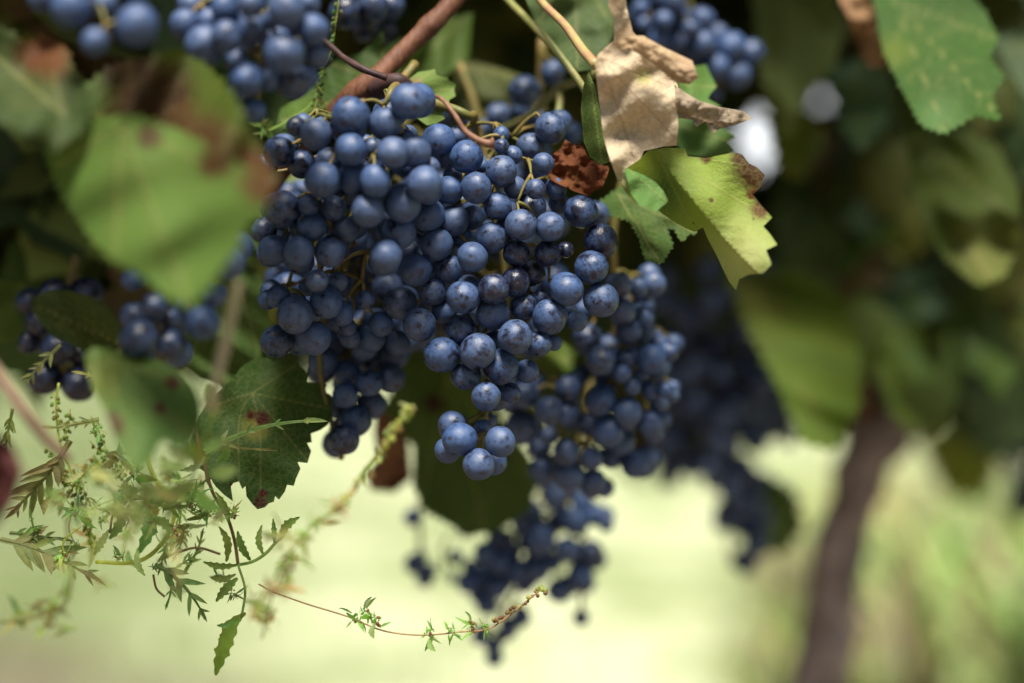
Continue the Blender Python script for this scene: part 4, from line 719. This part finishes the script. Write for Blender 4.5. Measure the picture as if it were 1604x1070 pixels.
def simple_leaf(root, a, b, d, wpx, col=WG, seed=1, teeth=3):
    r = random.Random(seed); A, B = P(*a, d), P(*b, d + r.uniform(-.006, .006)); view = Vector((r.uniform(-.3, .3), -1, r.uniform(-.1, .4))).normalized(); ax_ = B - A; s = ax_.cross(view).normalized() * wpx * K * d
    n = 22; vs = []; mb = MB(); bw = r.uniform(-.16, .16)
    for i in range(n + 1):
        t = i / n; w_ = math.sin(math.pi * min(1, t * .93 + .05)) ** .8 * (1 + (.30 if i % 4 == 1 else -.22 if i % 4 == 3 else 0) * r.uniform(.4, 1.2)); m = A + ax_ * t + view * ax_.length * .12 * math.sin(math.pi * t) + s.normalized() * ax_.length * bw * math.sin(math.pi * t)
        vs += [m - s * w_ + view * .0006, m, m + s * w_ + view * .0006]
    fs = []
    for i in range(n):
        for k in (0, 1): fs.append((3 * i + k, 3 * i + k + 1, 3 * i + k + 4, 3 * i + k + 3))
    mb.add(vs, fs, [c * r.uniform(.85, 1.2) for c in col]); mb.build('leaf', M_WEED, root)
def spike(root, pts, d, bead_px, gap=6, col=WS, seed=1, stem=WY):
    r = random.Random(seed); mb = MB(); sp = spline(pts, 14); L = 0; last = None
    tube(mb, [P(p[0], p[1], d) for p in sp], bead_px * .22 * K * d, 5, stem); acc = 0
    for i in range(1, len(sp)):
        acc += np.hypot(*(sp[i] - sp[i - 1])); 
        if acc >= gap:
            acc = 0
            for k in range(2):
                a = r.random() * 6.28; off = Vector((math.cos(a), math.sin(a) * .9, r.uniform(-.9, .1))) * bead_px * K * d * 1.5
                bead(mb, P(sp[i][0], sp[i][1], d) + off, bead_px * K * d * r.uniform(.65, 1.0), [c * r.uniform(.75, 1.25) for c in col], off.normalized() + Vector((0, 0, -1.2)), 1.35)
    mb.build('seed_spike', M_WEED, root)
def stem(root, pts, d, rp, col):
    mb = MB(); ptube(mb, [(x, y, d, rp) for x, y in pts], 6, col); mb.build('stem', M_WEED, root)
def tuft(root, x, y, d, rp, n, seed, col=WG):
    r = random.Random(seed); mb = MB(); c = P(x, y, d); main = Vector((r.uniform(-1, 1), r.uniform(-.4, .4), r.uniform(-1, .6))).normalized()
    for i in range(n):
        v = (main * r.uniform(0, .9) + Vector((r.gauss(0, 1), r.gauss(0, .7), r.gauss(0, 1))).normalized()).normalized(); l = rp * K * d * r.choice((.35, .5, .6, .8, 1.3)) * r.uniform(.8, 1.15)
        o = c + Vector((r.uniform(-1, 1), r.uniform(-1, 1), r.uniform(-1, 1))) * rp * .3 * K * d
        s = v.orthogonal(); s.rotate(Matrix.Rotation(r.random() * 6.28, 3, v)); s = s.normalized() * l * r.uniform(.08, .15); up = v.cross(s).normalized() * l * r.uniform(-.2, .2)
        cc = [q * r.uniform(.7, 1.3) for q in col]
        mb.add([o - s * .3, o + s * .3, o + v * l * .4 + s + up, o + v * l * .75 + s * .6 + up * 1.2, o + v * l + up * .6, o + v * l * .75 - s * .5 + up * 1.2, o + v * l * .4 - s + up], [(0, 1, 2, 6), (6, 2, 3, 5), (5, 3, 4)], cc)
    for i in range(6): bead(mb, c + Vector((r.uniform(-1, 1), r.uniform(-1, 1), r.uniform(-1, 1))) * rp * .3 * K * d, rp * r.uniform(.06, .12) * K * d, r.choice((col, (.16, .09, .07))), main, 1.4)
    mb.build('leaf_tuft', M_WEED, root)
def weeds():
    Wd = lambda x, y, d, lab: empty('ragweed', P(x, y, d), lab, 'weed', 'ragweed growing under the vine')
    w1 = Wd(318, 720, .575, 'ragweed stem turning from green to pink below the dark serrated leaf')
    stem(w1, [(300, 640), (310, 690), (318, 722), (333, 771), (350, 800), (359, 818), (368, 850), (373, 885)], .575, 3.0, WP)
    stem(w1, [(373, 885), (395, 880), (415, 868), (432, 850), (445, 838)], .572, 2.6, WG)
    for a, b, wp, s in (((392, 878), (372, 832), 6, 1), ((412, 868), (410, 822), 5, 2), ((430, 852), (428, 812), 4, 3), ((440, 846), (470, 810), 7, 4), ((355, 880), (343, 825), 6, 5), ((372, 885), (318, 880), 5, 6), ((370, 900), (330, 905), 5, 7), ((372, 905), (338, 942), 7, 8), ((360, 820), (338, 770), 5, 9)): simple_leaf(w1, a, b, .572, wp, (0.10, 0.17, 0.045), s)
    simple_leaf(w1, (374, 968), (338, 1058), .565, 11, (0.12, 0.18, 0.03), 3, 2)
    simple_leaf(w1, (375, 970), (340, 980), .565, 5, WG, 12); simple_leaf(w1, (385, 960), (345, 1015), .57, 8, (0.12, 0.18, .035), 13)
    weed_leaf(w1, [(320, 708), (350, 692), (400, 672), (450, 662), (502, 658)], .565, .14, 4, (0.16, 0.24, 0.10), .05, 5)
    weed_leaf(w1, [(335, 705), (370, 702), (430, 706)], .566, .14, 3, WB, .05, 6); simple_leaf(w1, (340, 725), (358, 695), .566, 7, (0.12, .17, .06), 14)
    w2 = Wd(232, 872, .58, 'ragweed with an arching yellow green stem at the lower left')
    stem(w2, [(150, 880), (201, 882), (232, 872), (257, 847), (270, 820), (272, 800), (255, 770), (238, 740), (225, 700)], .58, 3.4, WY)
    weed_leaf(w2, [(242, 885), (262, 895), (285, 915), (305, 940), (322, 968)], .572, .42, 4, (0.12, 0.19, 0.08), .07, 7)
    weed_leaf(w2, [(268, 895), (290, 880), (318, 862)], .574, .3, 4, (0.13, 0.2, 0.08), .07, 8); weed_leaf(w2, [(268, 900), (268, 925), (260, 953)], .572, .25, 3, (0.12, 0.2, 0.08), .1, 9)
    weed_leaf(w2, [(262, 850), (255, 875), (248, 900)], .576, .3, 4, WG, .08, 10); weed_leaf(w2, [(290, 895), (310, 860), (318, 830)], .58, .25, 4, WG, .08, 11)
    stem(w2, [(255, 875), (280, 865), (310, 858), (345, 868)], .58, 2.2, WP); stem(w2, [(240, 900), (245, 922), (258, 935)], .575, 2, WP)
    simple_leaf(w2, (238, 775), (217, 868), .57, 11, (0.10, 0.16, 0.06), 12, 2); simple_leaf(w2, (205, 790), (172, 845), .57, 9, (0.12, .17, .06), 15); simple_leaf(w2, (172, 830), (148, 870), .572, 6, WG, 16)
    stem(w2, [(172, 835), (178, 805), (200, 785), (230, 780)], .57, 2.0, (0.09, 0.10, 0.06)); tuft(w2, 240, 890, .575, 14, 14, 5, (0.05, 0.10, 0.03)); tuft(w2, 186, 872, .575, 20, 18, 6); tuft(w2, 160, 815, .58, 18, 16, 7)
    for i, (x, y, q) in enumerate(((300, 790, 30), (320, 800, 28), (285, 760, 26), (265, 790, 28), (300, 770, 24), (330, 745, 28), (210, 745, 24), (195, 770, 22), (345, 905, 18), (365, 930, 20))): tuft(w2 if x < 330 else w1, x, y, .565 + .01 * (i % 3), q, 20, 20 + i, (0.09, 0.15, 0.05))
    w3 = Wd(560, 970, .572, 'long thin ragweed twig stretching right with seeds at its tip')
    stem(w3, [(405, 915), (428, 927), (480, 946), (545, 966), (600, 988), (660, 995), (720, 990), (765, 985), (800, 962), (830, 938), (852, 920)], .572, 1.4, (0.21, 0.15, 0.10))
    for i, (x, y, q) in enumerate(((556, 968, 22), (572, 960, 22), (588, 974, 26), (672, 990, 24), (706, 988, 20), (738, 982, 24), (758, 982, 16))): tuft(w3, x, y, .572, q, 12, 50 + i, (0.13, 0.24, 0.06))
    simple_leaf(w3, (672, 1000), (682, 1020), .57, 5, WG, 31); simple_leaf(w3, (588, 975), (586, 1000), .57, 5, WG, 32); simple_leaf(w3, (570, 955), (582, 935), .572, 3, WG, 33); simple_leaf(w3, (738, 975), (728, 958), .572, 2, WG, 34)
    mb = MB(); r = random.Random(5)
    for i in range(22):
        t = i / 21; c = P(772 + 80 * t, 975 - 55 * t, .572); bead(mb, c + Vector((r.uniform(-1, 1), r.uniform(-1, 1), r.uniform(-1, 1))) * .0016, r.uniform(.0006, .0011), r.choice(((.20, .20, .07), (.11, .065, .04), (.17, .17, .07), (.13, .09, .06))))
    for i in range(6): bead(mb, P(850, 922, .572) + Vector((r.uniform(-1, 1), r.uniform(-1, 1), r.uniform(-1, 1))) * .0012, .0011, (.18, .22, .08))
    mb.build('seed_head', M_WEED, w3)
    w4 = Wd(470, 850, .505, 'blurred pale ragweed spike leaning up towards the dark hanging grapes')
    stem(w4, [(410, 1000), (425, 940), (450, 880), (480, 830), (530, 795), (575, 740), (610, 690), (640, 640)], .505, 1.6, (0.16, 0.17, 0.08))
    spike(w4, [(520, 805), (555, 765), (590, 715), (620, 665), (645, 635)], .505, 5, 7, (0.20, 0.22, 0.10), 3); tuft(w4, 640, 638, .505, 16, 20, 60, (.24, .25, .12))
    for i, (x, y, q) in enumerate(((430, 920, 42), (455, 880, 40), (420, 965, 34), (480, 840, 34), (440, 840, 34), (500, 815, 26), (530, 795, 24), (400, 940, 28))): tuft(w4, x, y, .49 + .01 * (i % 3), q, 24, 70 + i, (0.20, 0.25, 0.09) if i % 2 else (0.22, 0.22, 0.11))
    w5 = Wd(110, 740, .585, 'ragweed with hanging strings of green seed buds at the left')
    for i, p in enumerate(([(85, 615), (88, 640), (92, 665)], [(97, 720), (103, 750), (118, 785), (122, 808)], [(112, 735), (122, 770), (128, 800), (138, 835)], [(126, 745), (135, 785), (140, 830), (152, 855)], [(70, 700), (90, 720), (100, 760)], [(140, 690), (165, 720), (180, 745)], [(175, 720), (195, 745), (210, 770)], [(150, 660), (160, 690), (172, 715)], [(110, 640), (108, 660), (98, 690)])): spike(w5, p, .585, 3.6, 6, (0.11, 0.145, 0.04), 40 + i)
    stem(w5, [(92, 600), (88, 640), (95, 700), (112, 740), (128, 800), (145, 860)], .588, 2.0, WY)
    weed_leaf(w5, [(155, 658), (130, 662), (100, 668), (66, 671)], .58, .20, 4, (0.13, 0.15, 0.06), .10, 21)
    weed_leaf(w5, [(110, 690), (85, 730), (50, 770), (14, 808)], .575, .34, 7, (0.13, 0.14, 0.06), .06, 22); weed_leaf(w5, [(0, 845), (40, 855), (90, 875), (160, 912)], .57, .32, 7, (0.11, 0.125, 0.05), .05, 23)
    weed_leaf(w5, [(15, 835), (50, 838), (112, 848)], .572, .3, 5, (0.06, 0.09, 0.03), .06, 24); weed_leaf(w5, [(55, 840), (50, 815), (47, 798)], .572, .2, 4, (0.08, 0.14, 0.03), .1, 25); tuft(w5, 60, 830, .572, 20, 16, 90, (.09, .14, .04))
    weed_leaf(w5, [(115, 735), (118, 755), (105, 780)], .58, .2, 3, WB, .08, 26); weed_leaf(w5, [(175, 600), (150, 590), (115, 582)], .575, .2, 4, (0.16, 0.17, 0.05), .10, 27)
    stem(w5, [(100, 500), (130, 530), (150, 560), (168, 595), (180, 620)], .575, 2.5, (0.20, 0.17, 0.05)); weed_leaf(w5, [(20, 640), (12, 680), (5, 720)], .58, .3, 6, (.07, .09, .02), .08, 28); weed_leaf(w5, [(95, 540), (60, 575), (40, 600)], .585, .3, 5, (0.10, 0.11, 0.04), .06, 29)
    w6 = Wd(60, 960, .66, 'pale fuzzy ragweed sprig low at the left edge')
    stem(w6, [(-20, 975), (30, 972), (70, 962), (100, 950), (112, 905), (108, 860), (105, 800)], .66, 3.0, (0.16, 0.18, 0.09))
    for i, (x, y, q) in enumerate(((30, 965, 26), (60, 955, 28), (85, 950, 26), (100, 930, 22), (75, 975, 24), (95, 985, 20))): tuft(w6, x, y, .66, q, 20, 100 + i, (0.17, 0.22, 0.09))
    w7 = Wd(522, 40, .592, 'thin ragweed spike with round green buds above the twig')
    spike(w7, [(533, -20), (528, 20), (524, 50), (521, 75)], .592, 4.2, 9, (0.07, 0.105, 0.04), 55); spike(w7, [(521, 75), (505, 110), (498, 150), (485, 190)], .595, 3.4, 7, (0.045, 0.075, 0.025), 56)
    stem(w7, [(505, 110), (490, 160), (450, 190), (420, 205)], .60, 2, WG); tuft(w7, 495, 135, .595, 20, 22, 110, (.06, .11, .03)); tuft(w7, 415, 200, .60, 24, 22, 111, (.07, .11, .03)); tuft(w7, 505, 160, .595, 16, 16, 112, (.07, .12, .03))
    w8 = Wd(330, 690, .50, 'blurred pale green ragweed leaves in front of the dark serrated leaf')
    stem(w8, [(290, 800), (300, 750), (315, 700), (330, 660), (338, 610)], .50, 3, WG)
    for i, (a, b) in enumerate((((330, 740), (372, 735)), ((320, 720), (285, 695)), ((310, 760), (260, 790)), ((305, 770), (350, 800)), ((320, 700), (355, 690)), ((300, 780), (240, 770)), ((330, 640), (325, 600)))): simple_leaf(w8, a, b, .495 + .004 * i, 11, (0.16, 0.24, 0.09), 130 + i)
    tuft(w8, 325, 632, .47, 22, 24, 140, (.22, .22, .10)); tuft(w8, 310, 715, .49, 30, 22, 141, (.22, .26, .08)); tuft(w8, 230, 770, .49, 24, 20, 142, (.25, .24, .13)); tuft(w8, 165, 740, .5, 24, 20, 143, (.25, .22, .12))
    r = random.Random(99)
    for i in range(90):                                       # the tangle: side shoots at many depths
        d = r.choice((.47, .49, .52, .55, .57, .58, .60, .64, .68)); x = r.triangular(40, 370, 230); y = r.triangular(650, 900, 775); w = w5 if x < 150 else w2 if x < 260 else w1 if x < 330 else w8
        col = r.choice(((.17, .23, .10), (.21, .27, .13), (.15, .21, .08), (.26, .28, .15), (.21, .22, .11))); a = r.uniform(.2, 2.9); L = r.uniform(35, 75); ex, ey = x + L * math.cos(a), y + L * math.sin(a) * .9
        k = i % 4
        if k == 0: weed_leaf(w, [(x, y), ((x + ex) / 2 + r.uniform(-8, 8), (y + ey) / 2 - 5), (ex, ey)], d, r.uniform(.25, .42), 5, col, .07, 200 + i, .8, r.uniform(-.015, .015))
        elif k == 1: simple_leaf(w, (x, y), (x + (ex - x) * .7, y + (ey - y) * .7), d, r.uniform(4, 8), col, 300 + i)
        elif k == 2: tuft(w, x, y, d, r.uniform(18, 32), 26, 400 + i, col)
        else: stem(w, [(x, y), ((x + ex) / 2 + r.uniform(-14, 14), (y + ey) / 2), (ex, ey)], d, r.uniform(.8, 1.5), r.choice((WP, WY, col))); tuft(w, ex, ey, d, 22, 18, 500 + i, col)
    stem(w1, [(373, 885), (384, 925), (378, 968)], .567, 2.2, WG)
weeds()
